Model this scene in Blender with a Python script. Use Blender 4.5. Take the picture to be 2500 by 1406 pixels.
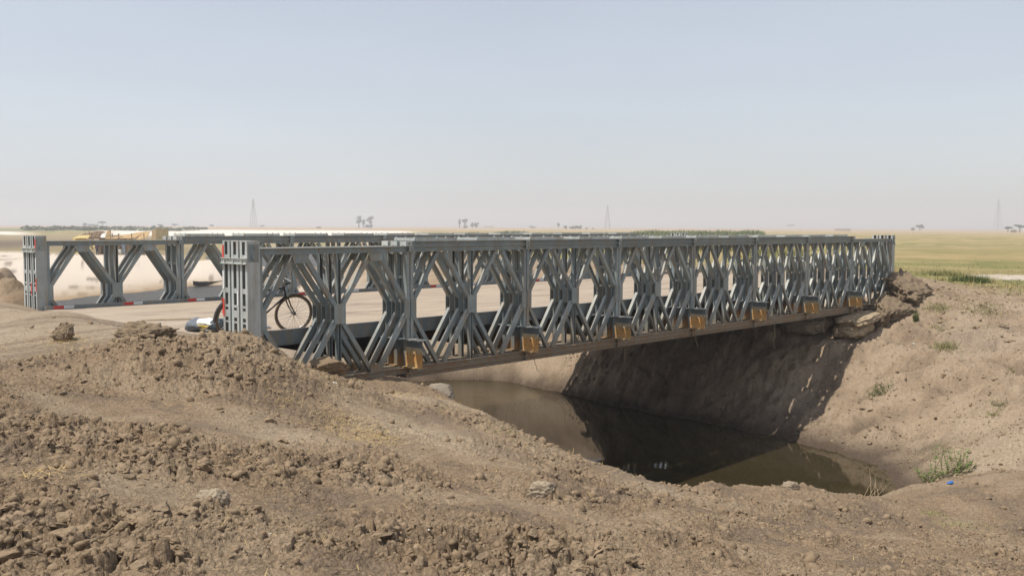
import bpy, bmesh, math, random
import numpy as np
from mathutils import Vector, Matrix

scene = bpy.context.scene
for o in list(bpy.data.objects):
    bpy.data.objects.remove(o)
rnd = random.Random(7)

# ------------------------------------------------------------------ camera
# bridge axis = +X, z = 0 at the underside of the truss panels, metres
CAM = np.array([-7.978, -12.782, 2.587])
YAW, PITCH, ROLL, FPX = 0.8169, -0.0643, 0.0044, 2333.07
_fw = np.array([math.sin(YAW)*math.cos(PITCH), math.cos(YAW)*math.cos(PITCH), math.sin(PITCH)])
_r = np.array([math.cos(YAW), -math.sin(YAW), 0.0]); _u = np.cross(_r, _fw)
_rt = _r*math.cos(ROLL)+_u*math.sin(ROLL); _up = -_r*math.sin(ROLL)+_u*math.cos(ROLL)
cd = bpy.data.cameras.new('camera'); cam = bpy.data.objects.new('camera', cd)
scene.collection.objects.link(cam)
cam.matrix_world = Matrix(((_rt[0], _up[0], -_fw[0], CAM[0]), (_rt[1], _up[1], -_fw[1], CAM[1]),
                           (_rt[2], _up[2], -_fw[2], CAM[2]), (0, 0, 0, 1)))
cd.sensor_width = 36.0; cd.lens = FPX/2500.0*36.0
cd.clip_start = 0.05; cd.clip_end = 40000
scene.camera = cam

# ------------------------------------------------------------------ world, sun, exposure
SUN = Vector((-0.43, 0.21, 1.0)).normalized()
SUN_EL = math.asin(SUN.z); SUN_AZ = math.atan2(SUN.x, SUN.y)
w = bpy.data.worlds.new('World'); scene.world = w; w.use_nodes = True
nt = w.node_tree; nt.nodes.clear()
sky = nt.nodes.new('ShaderNodeTexSky'); sky.sky_type = 'NISHITA'; sky.sun_disc = False
sky.sun_elevation = SUN_EL; sky.sun_rotation = SUN_AZ
sky.altitude = 0.0; sky.air_density = 1.0; sky.dust_density = 1.0; sky.ozone_density = 1.0
hsv = nt.nodes.new('ShaderNodeHueSaturation'); hsv.inputs['Saturation'].default_value = 0.55
bg = nt.nodes.new('ShaderNodeBackground'); bg.inputs['Strength'].default_value = 0.137
out = nt.nodes.new('ShaderNodeOutputWorld')
hz = nt.nodes.new('ShaderNodeMix'); hz.data_type = 'RGBA'; hz.inputs[0].default_value = 0.42      # thin even dust veil over the whole dome
hz.inputs[7].default_value = (4.15, 4.5, 5.2, 1)
nt.links.new(sky.outputs[0], hsv.inputs['Color']); nt.links.new(hsv.outputs[0], hz.inputs[6]); 
tcw = nt.nodes.new('ShaderNodeTexCoord'); mpw = nt.nodes.new('ShaderNodeMapping'); mpw.inputs['Scale'].default_value = (1.2, 1.2, 6.0); nt.links.new(tcw.outputs['Generated'], mpw.inputs['Vector'])
nzw = nt.nodes.new('ShaderNodeTexNoise'); nzw.inputs['Scale'].default_value = 1.6; nzw.inputs['Detail'].default_value = 5; nt.links.new(mpw.outputs[0], nzw.inputs['Vector'])
rw = nt.nodes.new('ShaderNodeValToRGB'); rw.color_ramp.elements[0].color = (.955, .96, .965, 1); rw.color_ramp.elements[1].color = (1.04, 1.035, 1.03, 1); rw.color_ramp.elements[0].position = .3; rw.color_ramp.elements[1].position = .7
nt.links.new(nzw.outputs['Fac'], rw.inputs[0])                    # faint uneven dust, the same over the whole dome
mw = nt.nodes.new('ShaderNodeMix'); mw.data_type = 'RGBA'; mw.blend_type = 'MULTIPLY'; mw.inputs[0].default_value = 1.0
nt.links.new(hz.outputs[2], mw.inputs[6]); nt.links.new(rw.outputs[0], mw.inputs[7]); nt.links.new(mw.outputs[2], bg.inputs['Color'])
nt.links.new(bg.outputs[0], out.inputs['Surface'])
sl = bpy.data.lights.new('sun', 'SUN'); sl.energy = 4.8; sl.angle = math.radians(0.6); sl.color = (1.0, 0.95, 0.87)
so = bpy.data.objects.new('sun', sl); scene.collection.objects.link(so)
so.rotation_euler = SUN.to_track_quat('Z', 'Y').to_euler(); so.location = (0, 0, 60)
scene.view_settings.view_transform = 'Standard'; scene.view_settings.look = 'None'
scene.view_settings.exposure = 0.08; scene.view_settings.gamma = 1.0
scene.view_settings.use_curve_mapping = False
scene.render.engine = 'CYCLES'
scene.cycles.use_denoising = True
scene.cycles.max_bounces = 6; scene.cycles.diffuse_bounces = 2; scene.cycles.glossy_bounces = 3
scene.cycles.volume_bounces = 1; scene.cycles.sample_clamp_indirect = 6.0

# ------------------------------------------------------------------ generic helpers
def ray(u, v):
    return _rt*((u-1250.0)/FPX) - _up*((v-703.0)/FPX) + _fw
def at(u, v, z):
    d = ray(u, v); t = (z-CAM[2])/d[2]; return CAM+t*d
def aty(u, v, y):
    d = ray(u, v); t = (y-CAM[1])/d[1]; return CAM+t*d
def link(o, parent=None):
    scene.collection.objects.link(o)
    if parent is not None: o.parent = parent
    return o
def tag(o, label=None, cat=None, group=None, kind=None):
    if label: o['label'] = label
    if cat: o['category'] = cat
    if group: o['group'] = group
    if kind: o['kind'] = kind
    return o
def empty(name, loc=(0, 0, 0), rz=0.0, parent=None):
    o = bpy.data.objects.new(name, None); o.location = loc; o.rotation_euler = (0, 0, rz)
    o.empty_display_size = 0.2
    return link(o, parent)
def obj(name, mesh, parent=None, loc=(0, 0, 0), rot=(0, 0, 0), scale=(1, 1, 1)):
    o = bpy.data.objects.new(name, mesh); o.location = loc; o.rotation_euler = rot; o.scale = scale
    return link(o, parent)

class MB:
    """collects shapes and makes one mesh"""
    def __init__(s): s.v = []; s.f = []; s.m = []
    def add(s, v, f, mi=0):
        b = len(s.v); s.v += [tuple(map(float, p)) for p in v]
        s.f += [tuple(i+b for i in q) for q in f]; s.m += [mi]*len(f); return s
    def box(s, x0, x1, y0, y1, z0, z1, mi=0):
        v = [(x0, y0, z0), (x1, y0, z0), (x1, y1, z0), (x0, y1, z0), (x0, y0, z1), (x1, y0, z1), (x1, y1, z1), (x0, y1, z1)]
        return s.add(v, [(3, 2, 1, 0), (4, 5, 6, 7), (0, 1, 5, 4), (1, 2, 6, 5), (2, 3, 7, 6), (3, 0, 4, 7)], mi)
    def sweep(s, prof, p0, p1, a, b, mi=0):
        """extrude closed 2-D profile [(s,t)] from p0 to p1; s along a, t along b"""
        p0, p1, a, b = (np.array(q, float) for q in (p0, p1, a, b)); n = len(prof)
        v = [p0+a*q[0]+b*q[1] for q in prof]+[p1+a*q[0]+b*q[1] for q in prof]
        f = [(i, (i+1) % n, n+(i+1) % n, n+i) for i in range(n)]
        f += [tuple(range(n-1, -1, -1)), tuple(range(n, 2*n))]
        return s.add(v, f, mi)
    def bar(s, p0, p1, wd, th, mi=0, up=(0, 0, 1)):
        p0, p1 = np.array(p0, float), np.array(p1, float); d = p1-p0; d /= np.linalg.norm(d)
        a = np.cross(d, up)
        if np.linalg.norm(a) < 1e-4: a = np.cross(d, (1, 0, 0))
        a /= np.linalg.norm(a); b = np.cross(a, d)
        return s.sweep([(-wd/2, -th/2), (wd/2, -th/2), (wd/2, th/2), (-wd/2, th/2)], p0, p1, a, b, mi)
    def tube(s, pts, rad, n=8, mi=0, caps=True):
        pts = [np.array(p, float) for p in pts]; m = len(pts)
        if not hasattr(rad, '__len__'): rad = [rad]*m
        rings = []; pa = None
        for i, p in enumerate(pts):
            d = pts[min(i+1, m-1)]-pts[max(i-1, 0)]; d = d/(np.linalg.norm(d)+1e-9)
            a = np.cross(d, (0, 0, 1)) if pa is None else pa-d*np.dot(pa, d)
            if np.linalg.norm(a) < 1e-3: a = np.cross(d, (1, 0, 0))
            a = a/np.linalg.norm(a); b = np.cross(d, a); pa = a
            rings.append([p+rad[i]*(math.cos(2*math.pi*k/n)*a+math.sin(2*math.pi*k/n)*b) for k in range(n)])
        v = [q for r in rings for q in r]; f = []
        for i in range(m-1):
            for k in range(n):
                f.append((i*n+k, i*n+(k+1) % n, (i+1)*n+(k+1) % n, (i+1)*n+k))
        if caps: f += [tuple(range(n-1, -1, -1)), tuple(range((m-1)*n, m*n))]
        return s.add(v, f, mi)
    def torus(s, c, ax, R, r, n=40, k=8, mi=0, squash=1.0):
        c = np.array(c, float); ax = np.array(ax, float)/np.linalg.norm(ax)
        e = np.cross(ax, (0, 0, 1)); 
        if np.linalg.norm(e) < 1e-3: e = np.array((1., 0, 0))
        e /= np.linalg.norm(e); g = np.cross(ax, e); v = []; f = []
        for i in range(n):
            t = 2*math.pi*i/n; q = e*math.cos(t)+g*math.sin(t)
            for j in range(k):
                h = 2*math.pi*j/k; v.append(c+q*(R+r*math.cos(h))+ax*r*squash*math.sin(h))
        for i in range(n):
            for j in range(k):
                f.append((i*k+j, i*k+(j+1) % k, ((i+1) % n)*k+(j+1) % k, ((i+1) % n)*k+j))
        return s.add(v, f, mi)
    def cyl(s, c0, c1, r, n=12, mi=0): return s.tube([c0, c1], r, n, mi)
    def mesh(s, name, mats, smooth=False, bevel=0):
        me = bpy.data.meshes.new(name); me.from_pydata(s.v, [], s.f)
        for m in (mats if isinstance(mats, (list, tuple)) else [mats]): me.materials.append(m)
        me.polygons.foreach_set('material_index', s.m)
        if smooth: me.polygons.foreach_set('use_smooth', [True]*len(s.f))
        me.update()
        bm = bmesh.new(); bm.from_mesh(me); bmesh.ops.recalc_face_normals(bm, faces=bm.faces); bm.to_mesh(me); bm.free()
        return me
    def build(s, name, mats, parent=None, smooth=False, **k):
        return obj(name, s.mesh(name, mats, smooth), parent, **k)

# ------------------------------------------------------------------ numpy noise
def _hash(ix, iy, seed):
    h = ix.astype(np.int32).astype(np.uint32)*np.uint32(374761393) + iy.astype(np.int32).astype(np.uint32)*np.uint32(668265263) + np.uint32((seed*974711) & 0xffffffff)
    h = (h ^ (h >> np.uint32(13)))*np.uint32(1274126177)
    h = (h ^ (h >> np.uint32(16)))*np.uint32(2246822519)
    return ((h ^ (h >> np.uint32(15))) & np.uint32(0xffffff)).astype(np.float32)*np.float32(1/16777216.0)
def gnoise(x, y, seed=0):
    ix = np.floor(x); iy = np.floor(y); fx = x-ix; fy = y-iy
    ux = fx*fx*fx*(fx*(fx*6-15)+10); uy = fy*fy*fy*(fy*(fy*6-15)+10)
    def g(a, b):
        t = _hash(ix+a, iy+b, seed)*2*np.pi
        return np.cos(t)*(fx-a)+np.sin(t)*(fy-b)
    a = g(0, 0); b = g(1, 0); c = g(0, 1); d = g(1, 1)
    return 1.5*((a+(b-a)*ux)*(1-uy)+(c+(d-c)*ux)*uy)
def fbm(x, y, octv=4, seed=0, gain=0.5):
    s = np.zeros_like(x); a = 1.0; f = 1.0
    for o in range(octv):
        s += a*gnoise(x*f+o*17.3, y*f-o*9.1, seed+o); a *= gain; f *= 2.03
    return s
def worley(x, y, seed=0):
    ix = np.floor(x); iy = np.floor(y); f1 = np.full(x.shape, 9.0); f2 = f1.copy(); cr = np.zeros(x.shape)
    for a in (-1, 0, 1):
        for b in (-1, 0, 1):
            cx = ix+a; cy = iy+b
            d = np.hypot(cx+_hash(cx, cy, seed)-x, cy+_hash(cx, cy, seed+7)-y)
            near = d < f1; f2 = np.where(near, f1, np.minimum(f2, d)); cr = np.where(near, _hash(cx, cy, seed+13), cr)
            f1 = np.where(near, d, f1)
    return f1, f2, cr
def worley_plates(x, y, seed=0):
    """cells with a random tilt each: broken, angular plates"""
    ix = np.floor(x); iy = np.floor(y); f1 = np.full(x.shape, 9.0); f2 = f1.copy(); cr = np.zeros(x.shape); pl = np.zeros(x.shape)
    for a in (-1, 0, 1):
        for b in (-1, 0, 1):
            cx = ix+a; cy = iy+b; dx = x-cx-_hash(cx, cy, seed); dy = y-cy-_hash(cx, cy, seed+7); d = np.hypot(dx, dy); near = d < f1
            f2 = np.where(near, f1, np.minimum(f2, d)); h = _hash(cx, cy, seed+13); cr = np.where(near, h, cr)
            pl = np.where(near, h+2.2*(_hash(cx, cy, seed+17)-.5)*dx+2.2*(_hash(cx, cy, seed+19)-.5)*dy, pl); f1 = np.where(near, d, f1)
    return f1, f2, cr, pl
def sstep(a, b, x):
    t = np.clip((x-a)/(b-a), 0, 1); return t*t*(3-2*t)

# ------------------------------------------------------------------ materials
def newmat(name):
    m = bpy.data.materials.new(name); m.use_nodes = True; n = m.node_tree
    b = n.nodes['Principled BSDF']; return m, n, b
def N(n, t, **k):
    d = n.nodes.new(t)
    for a, v in k.items(): setattr(d, a, v)
    return d
def noise_node(n, scale, detail=4, rough=0.6, coord='Object', vec=None):
    t = N(n, 'ShaderNodeTexNoise'); t.inputs['Scale'].default_value = scale
    t.inputs['Detail'].default_value = detail; t.inputs['Roughness'].default_value = rough
    if vec is None:
        c = N(n, 'ShaderNodeTexCoord'); vec = c.outputs[coord]
    n.links.new(vec, t.inputs['Vector']); return t
def ramp(n, fac, stops):
    r = N(n, 'ShaderNodeValToRGB'); e = r.color_ramp.elements
    while len(e) < len(stops): e.new(0.5)
    for i, (p, c) in enumerate(stops): e[i].position = p; e[i].color = (*c, 1)
    n.links.new(fac, r.inputs[0]); return r
def bump(n, b, h, strength=0.3, dist=0.02):
    u = N(n, 'ShaderNodeBump'); u.inputs['Strength'].default_value = strength; u.inputs['Distance'].default_value = dist
    n.links.new(h, u.inputs['Height']); n.links.new(u.outputs[0], b.inputs['Normal']); return u
def mix(n, fac, a, b, mode='MIX'):
    m = N(n, 'ShaderNodeMix', data_type='RGBA', blend_type=mode)
    if isinstance(fac, (int, float)): m.inputs[0].default_value = fac
    else: n.links.new(fac, m.inputs[0])
    for s, i in ((a, 6), (b, 7)):
        if isinstance(s, tuple): m.inputs[i].default_value = (*s, 1)
        else: n.links.new(s, m.inputs[i])
    return m.outputs[2]
def simple(name, c, rough=0.8, metal=0.0, var=0.25, scale=6.0, coord='Object', bmp=0.0, bscale=40.0):
    m, n, b = newmat(name)
    t = noise_node(n, scale, coord=coord)
    r = ramp(n, t.outputs['Fac'], [(0.25, tuple(q*(1-var) for q in c)), (0.75, tuple(min(1, q*(1+var)) for q in c))])
    n.links.new(r.outputs[0], b.inputs['Base Color'])
    b.inputs['Roughness'].default_value = rough; b.inputs['Metallic'].default_value = metal
    if bmp: bump(n, b, noise_node(n, bscale, coord=coord).outputs['Fac'], bmp, 0.01)
    return m

def steel_mat(name, c0, c1, dirt=0.0, rust=0.0, rough=0.5, metal=0.4, mud=False):
    """galvanised steel: spangled grey, streaks, mud or rust speckle"""
    m, n, b = newmat(name)
    g = N(n, 'ShaderNodeNewGeometry')
    t1 = noise_node(n, 3.0, 6, 0.65, vec=g.outputs['Position']); 
    v = N(n, 'ShaderNodeTexVoronoi'); v.inputs['Scale'].default_value = 55; n.links.new(g.outputs['Position'], v.inputs['Vector'])
    col = ramp(n, t1.outputs['Fac'], [(0.3, c0), (0.7, c1)]).outputs[0]
    sp = ramp(n, v.outputs['Color'], [(0.0, (0.86, 0.87, 0.88)), (1.0, (1.0, 1.0, 1.0))]).outputs[0]
    col = mix(n, 1.0, col, sp, 'MULTIPLY')
    oi = N(n, 'ShaderNodeObjectInfo'); pt = ramp(n, oi.outputs['Random'], [(0.0, (.80, .82, .83)), (0.5, (1, 1, 1)), (1.0, (1.14, 1.12, 1.08))]).outputs[0]
    col = mix(n, 1.0, col, pt, 'MULTIPLY')             # members from different galvanising batches
    mp = N(n, 'ShaderNodeMapping'); mp.inputs['Scale'].default_value = (9, 9, 0.9); n.links.new(g.outputs['Position'], mp.inputs['Vector'])
    st = noise_node(n, 1.0, 5, 0.7, vec=mp.outputs[0])
    if dirt:
        f = ramp(n, st.outputs['Fac'], [(0.52-dirt*0.4, (0, 0, 0)), (0.8-dirt*0.4, (1, 1, 1))]).outputs[0]
        col = mix(n, f, col, (0.30, 0.225, 0.14))
    if rust:
        t2 = noise_node(n, 9.0, 8, 0.7, vec=g.outputs['Position'])
        f = ramp(n, t2.outputs['Fac'], [(0.62-rust*0.3, (0, 0, 0)), (0.72-rust*0.2, (1, 1, 1))]).outputs[0]
        col = mix(n, f, col, (0.30, 0.165, 0.075))
    sn = N(n, 'ShaderNodeSeparateXYZ'); n.links.new(g.outputs['Normal'], sn.inputs[0])       # road dust settled on upward faces
    df = N(n, 'ShaderNodeMath', operation='MULTIPLY'); n.links.new(sn.outputs['Z'], df.inputs[0]); n.links.new(t1.outputs['Fac'], df.inputs[1]); df.use_clamp = True
    col = mix(n, df.outputs[0], col, (0.42, 0.36, 0.28))
    if mud:                                    # flood silt dried on everything below deck level
        sp_ = N(n, 'ShaderNodeSeparateXYZ'); n.links.new(g.outputs['Position'], sp_.inputs[0])
        ad = N(n, 'ShaderNodeMath', operation='MULTIPLY_ADD'); n.links.new(st.outputs['Fac'], ad.inputs[0]); ad.inputs[1].default_value = 0.9; n.links.new(sp_.outputs['Z'], ad.inputs[2])
        f = ramp(n, ad.outputs[0], [(0.42, (.85, .85, .85)), (0.62, (.45, .45, .45)), (0.98, (0, 0, 0))]).outputs[0]
        col = mix(n, f, col, (0.24, 0.17, 0.095))
    n.links.new(col, b.inputs['Base Color'])
    b.inputs['Metallic'].default_value = metal
    rr = ramp(n, t1.outputs['Fac'], [(0.2, (rough-0.08,)*3), (0.8, (rough+0.15,)*3)])
    n.links.new(rr.outputs[0], b.inputs['Roughness'])
    bump(n, b, t1.outputs['Fac'], 0.08, 0.01)
    return m
M = {}
M['steel'] = steel_mat('galvanised_steel', (0.205, 0.252, 0.262), (0.335, 0.385, 0.388), dirt=0.16, rust=0.04, metal=0.2, mud=True)
M['steel_sunlit'] = steel_mat('galvanised_steel_sunlit', (0.40, 0.43, 0.415), (0.55, 0.57, 0.545), dirt=0.05, rough=0.55, metal=0.15)  # same galvanised steel, base colour raised to paint in sunlight on frames and posts
M['steel_mud'] = steel_mat('galvanised_steel_muddy', (0.23, 0.215, 0.18), (0.35, 0.32, 0.265), dirt=0.45, rust=0.5, rough=0.7, metal=0.15)
M['steel_deck'] = steel_mat('deck_steel', (0.17, 0.2, 0.215), (0.26, 0.29, 0.30), dirt=0.15, rough=0.55)
def transom_mat():
    m, n, b = newmat('rust_streaked_transom')
    c = N(n, 'ShaderNodeTexCoord'); sx = N(n, 'ShaderNodeSeparateXYZ'); n.links.new(c.outputs['Object'], sx.inputs[0])
    t = noise_node(n, 7.0, 6, 0.65); a = N(n, 'ShaderNodeMath', operation='MULTIPLY_ADD')
    n.links.new(t.outputs['Fac'], a.inputs[0]); a.inputs[1].default_value = 0.22; n.links.new(sx.outputs['Z'], a.inputs[2])
    r = ramp(n, a.outputs[0], [(0.16, (0.30, 0.19, 0.09)), (0.22, (0.33, 0.17, 0.055)), (0.36, (0.15, 0.105, 0.07)), (0.47, (0.15, 0.17, 0.175)), (0.62, (0.2, 0.23, 0.235))])
    n.links.new(r.outputs[0], b.inputs['Base Color']); b.inputs['Roughness'].default_value = 0.7; b.inputs['Metallic'].default_value = 0.1
    bump(n, b, t.outputs['Fac'], 0.15, 0.01); return m
def rustplate_mat():
    m, n, b = newmat('rust_orange_plate')
    c = N(n, 'ShaderNodeTexCoord'); sx = N(n, 'ShaderNodeSeparateXYZ'); n.links.new(c.outputs['Object'], sx.inputs[0])
    gp = N(n, 'ShaderNodeNewGeometry'); t = noise_node(n, 7.0, 7, 0.7, vec=gp.outputs['Position']); a = N(n, 'ShaderNodeMath', operation='MULTIPLY_ADD')
    n.links.new(t.outputs['Fac'], a.inputs[0]); a.inputs[1].default_value = 0.3; n.links.new(sx.outputs['Z'], a.inputs[2])
    r = ramp(n, a.outputs[0], [(0.14, (0.46, 0.33, 0.17)), (0.25, (0.52, 0.29, 0.10)), (0.38, (0.50, 0.27, 0.085)), (0.46, (0.42, 0.33, 0.19)), (0.55, (0.34, 0.335, 0.29))])
    oi = N(n, 'ShaderNodeObjectInfo'); pt = ramp(n, oi.outputs['Random'], [(0.0, (.95, .98, 1.0)), (1.0, (1.3, 1.25, 1.2))]); t3 = noise_node(n, 24.0, 6, .7, vec=gp.outputs['Position']); sc_ = ramp(n, t3.outputs['Fac'], [(.36, (.45, .42, .40)), (.48, (1, 1, 1))])
    cc = mix(n, 1.0, r.outputs[0], pt.outputs[0], 'MULTIPLY'); cc = mix(n, .8, cc, sc_.outputs[0], 'MULTIPLY'); n.links.new(cc, b.inputs['Base Color']); b.inputs['Roughness'].default_value = 0.65
    bump(n, b, t.outputs['Fac'], 0.15, 0.01); return m
M['transom'] = transom_mat(); M['rustplate'] = rustplate_mat()
M['red'] = simple('red_reflector', (0.62, 0.05, 0.035), 0.45, var=0.12)
M['white'] = simple('white_reflector', (0.75, 0.75, 0.73), 0.5, var=0.08)
M['black'] = simple('black_hole', (0.015, 0.015, 0.015), 0.9)
M['rubber'] = simple('worn_tyre', (0.17, 0.125, 0.085), 0.85, var=0.3, scale=14)
M['bikeblack'] = simple('black_enamel', (0.022, 0.018, 0.016), 0.4, var=0.4, scale=20)
M['chrome'] = simple('dull_chrome', (0.45, 0.43, 0.40), 0.35, metal=0.8, var=0.2)
M['redcloth'] = simple('faded_red_cloth', (0.62, 0.085, 0.055), 0.9, var=0.2, scale=8)
M['tarp'] = simple('dark_blue_tarp', (0.035, 0.055, 0.07), 0.5, var=0.5, scale=9, bmp=0.3)
M['greysack'] = simple('grey_woven_sack', (0.13, 0.145, 0.165), 0.85, var=0.3, scale=18, bmp=0.3, bscale=120)
M['whitebag'] = simple('white_poly_bag', (0.70, 0.70, 0.64), 0.6, var=0.1, bmp=0.3, bscale=20)
M['yellow'] = simple('yellow_print', (0.62, 0.45, 0.07), 0.6, var=0.15)
M['bamboo'] = simple('dry_stick', (0.33, 0.25, 0.15), 0.85, var=0.3, scale=12)

# ------------------------------------------------------------------ terrain
WATER = -3.1
CP = []                                        # near-field control points (x, y, z)
def cp(*pts):
    for p in pts: CP.append(p)
def cpi(u, v, z):
    q = at(u, v, z); CP.append((q[0], q[1], z))
# around and behind the camera
cp((-8, -12.8, .95), (-11, -10, 1.0), (-15, -5, 1.0), (-20, 0, .95), (-5, -17, .7), (0, -19, .1), (7, -19, -.6), (-12, -20, .9), (-22, -12, 1.0), (15, -20, -1.0))
# foreground sheet falling gently to the right
cpi(0, 1406, .80); cpi(600, 1406, .70); cpi(1250, 1406, .52); cpi(1900, 1406, .15); cpi(2500, 1406, -.35)
cpi(0, 1200, .84); cpi(0, 1020, .86); cpi(300, 1200, .74); cpi(600, 1200, .62); cpi(900, 1230, .45); cpi(1250, 1230, .25); cpi(1600, 1260, 0.0)
cpi(2000, 1300, -.55); cpi(2300, 1300, -1.15); cpi(2500, 1300, -1.25)
cpi(300, 1050, .68); cpi(600, 1080, .5); cpi(900, 1080, .25); cpi(1150, 1120, .02)
cpi(0, 930, .9); cpi(300, 930, .72); cpi(600, 980, .52); cpi(850, 1000, .3)
cpi(1000, 1000, .06); cpi(1150, 1040, -.15); cpi(1350, 1130, -.2)
# road and approach embankment
cp((-3, 1, .86), (-3, 5, .86), (-3, 9, .86), (-9, 1, .9), (-9, 6, .9), (-9, 10, .9), (-18, 4, .95), (-18, 10, .95), (-.4, 1.5, .85), (-.4, 4.5, .85), (-.4, 7.5, .85), (-6, 0, .92), (-10, -3, .98), (-4.5, -1.2, .9))
# mound beside the end posts
cp((-2.6, -1.2, 1.12), (-1.9, -1.3, 1.06), (-1.15, -1.05, 1.17), (-.75, -1.0, 1.1), (-.55, -.7, .98), (-.2, -1.0, .66), (.05, -.55, .60), (.28, -.3, .5), (.5, -.3, .32), (1.5, -.35, .12), (2.6, -.4, -.10))
cp((-1.3, -2.2, .72), (-.4, -2.0, .50), (.6, -1.6, .18), (1.6, -1.4, 0.0), (-2.6, -2.4, .72), (-1.1, -.35, .9), (-2.5, -.4, .88))
# soil under the near bridge end
cp((.6, .5, .25), (.6, 2, .0), (.6, 4.4, .0), (.6, 7, .0), (1.8, .4, -.12), (1.8, 2.5, -.14), (1.8, 5, -.14), (1.8, 8, -.14), (2.9, .5, -.2), (2.9, 3, -.3), (2.9, 7, -.3))
# lip of the near bank, then its hidden face down to the water
cp((3.2, -.5, -.22), (3.3, 3, -.45), (3.3, 7, -.45))
cpi(1080, 968, -.34); cpi(1190, 1018, -.48); cpi(1300, 1066, -.52); cpi(1400, 1118, -.5); cpi(1520, 1166, -.55)
cpi(1650, 1198, -.75); cpi(1800, 1196, -.95); cpi(1930, 1198, -1.15); cpi(2045, 1226, -1.35); cpi(2150, 1214, -1.8); cpi(2250, 1214, -2.15)
cp((5.6, 1, -3.1), (5.8, 5, -3.1), (5.8, 9, -3.1), (5.4, -1.5, -3.1), (4.8, -3.2, -3.1), (5.2, -4.7, -3.1), (6.6, -5.4, -3.1), (8.4, -5.8, -3.1))
# bed
cp((9, 0, -4.0), (9, 6, -4.2), (12, 3, -4.2), (12, -1, -4.0), (8, -3, -3.8), (11, -3.4, -3.7), (9, 11, -4.2), (13, 11, -4.2))
# right end of the pool and right bank
cp((10.2, -5.9, -3.05), (11.6, -5.5, -3.06), (13.2, -4.7, -3.08), (14.7, -3.4, -3.1), (15.5, -.7, -3.1), (16.1, 3, -3.1), (16.8, 8, -3.1))
cpi(2300, 1190, -2.55); cpi(2500, 1190, -2.2)
cpi(2250, 1080, -2.62); cpi(2500, 1060, -1.75)
cp((17.4, -.5, -2.55), (19.0, -.3, -1.68), (20.5, -.2, -.95), (17.5, 3, -2.1), (18.8, 3, -1.15), (20.2, 3, -.42), (18.2, 8, -1.95), (19.2, 8, -.95), (20.1, 8, -.2), (22.6, -.2, -.25), (22.8, 3, -.2), (22.8, 8, -.15), (17.6, 11.5, -2.9), (18.7, 11.5, -1.5), (20, 11.5, -.1), (21.5, 11.5, .5), (23, 12, .6))
cp((16.5, -3, -2.45), (18.5, -2.8, -1.6), (20.5, -2.6, -.95), (23, -2.4, -.28), (25.5, -2, .3), (16.3, -5.3, -1.95), (18.3, -5.3, -1.2), (21, -5.5, -.55), (25, -5, .1), (30, -6, .35), (20, -9, -.75), (26, -10, .1), (14, -9, -1.7), (12, -13, -1.3))
cp((50, 0, .42), (46, 9, .45)); cp((25.2, .6, .8), (25.2, 4, .86), (25.2, 8, .86), (30, 1, .6), (30, 5, .7), (30, 9, .65), (40, -4, .45), (40, 5, .5), (28, -1, .55))
CPA = np.array(CP)
def _tps(d2):
    return np.where(d2 > 1e-9, d2*np.log(d2+1e-12), 0.0)
_n = len(CPA); _A = np.zeros((_n+3, _n+3))
_A[:_n, :_n] = _tps(((CPA[:, None, :2]-CPA[None, :, :2])**2).sum(-1)) + np.eye(_n)*0.35
_A[:_n, _n] = 1; _A[:_n, _n+1:] = CPA[:, :2]; _A[_n:, :_n] = _A[:_n, _n:].T
_W = np.linalg.solve(_A, np.r_[CPA[:, 2], 0, 0, 0])
def near_z(x, y):
    s = np.full(x.shape, _W[_n])+_W[_n+1]*x+_W[_n+2]*y
    for i in range(_n):
        s += _W[i]*_tps((x-CPA[i, 0])**2+(y-CPA[i, 1])**2)
    return s
def px(u, v): 
    q = at(u, v, WATER); return (q[0], q[1])
RIVER = [(6.0, 2), (5.2, -3), (6.6, -5.4), (9, -5.8), (11.5, -5.5), (13.2, -4.8), (14.9, -3.4), (15.6, -.7), (16.2, 3), (17, 8), (17.2, 11), (15.5, 14.5), (10, 17), (4, 18), (0, 19), (0, 23), (6, 25), (13, 26), (20, 31), (33, 48), (40, 60),
         px(1165, 676), px(1110, 660), px(1030, 645), px(960, 622), px(880, 613), px(800, 609), px(650, 612), px(540, 618), px(490, 630), px(530, 640), px(600, 652),
         px(690, 673), px(800, 675), px(925, 676), px(940, 681), px(850, 688), px(700, 689), px(560, 692), px(480, 698), px(400, 707), px(300, 717), px(200, 729), px(120, 743),
         (-7, 40), (-7, 19), (-3, 14.5), (2, 12.5), (5.5, 9)]
def sdist(x, y, P):
    """distance to polygon P, negative inside"""
    d = np.full(x.shape, 1e18); ins = np.zeros(x.shape, bool); n = len(P)
    for i in range(n):
        ax, ay = P[i]; bx, by = P[(i+1) % n]; ex, ey = bx-ax, by-ay
        t = np.clip(((x-ax)*ex+(y-ay)*ey)/(ex*ex+ey*ey+1e-12), 0, 1)
        d = np.minimum(d, (x-ax-t*ex)**2+(y-ay-t*ey)**2)
        c = ((ay > y) != (by > y)) & (x < (bx-ax)*(y-ay)/((by-ay) if by != ay else 1e-9)+ax)
        ins ^= c
    d = np.sqrt(d); return np.where(ins, -d, d)
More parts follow.
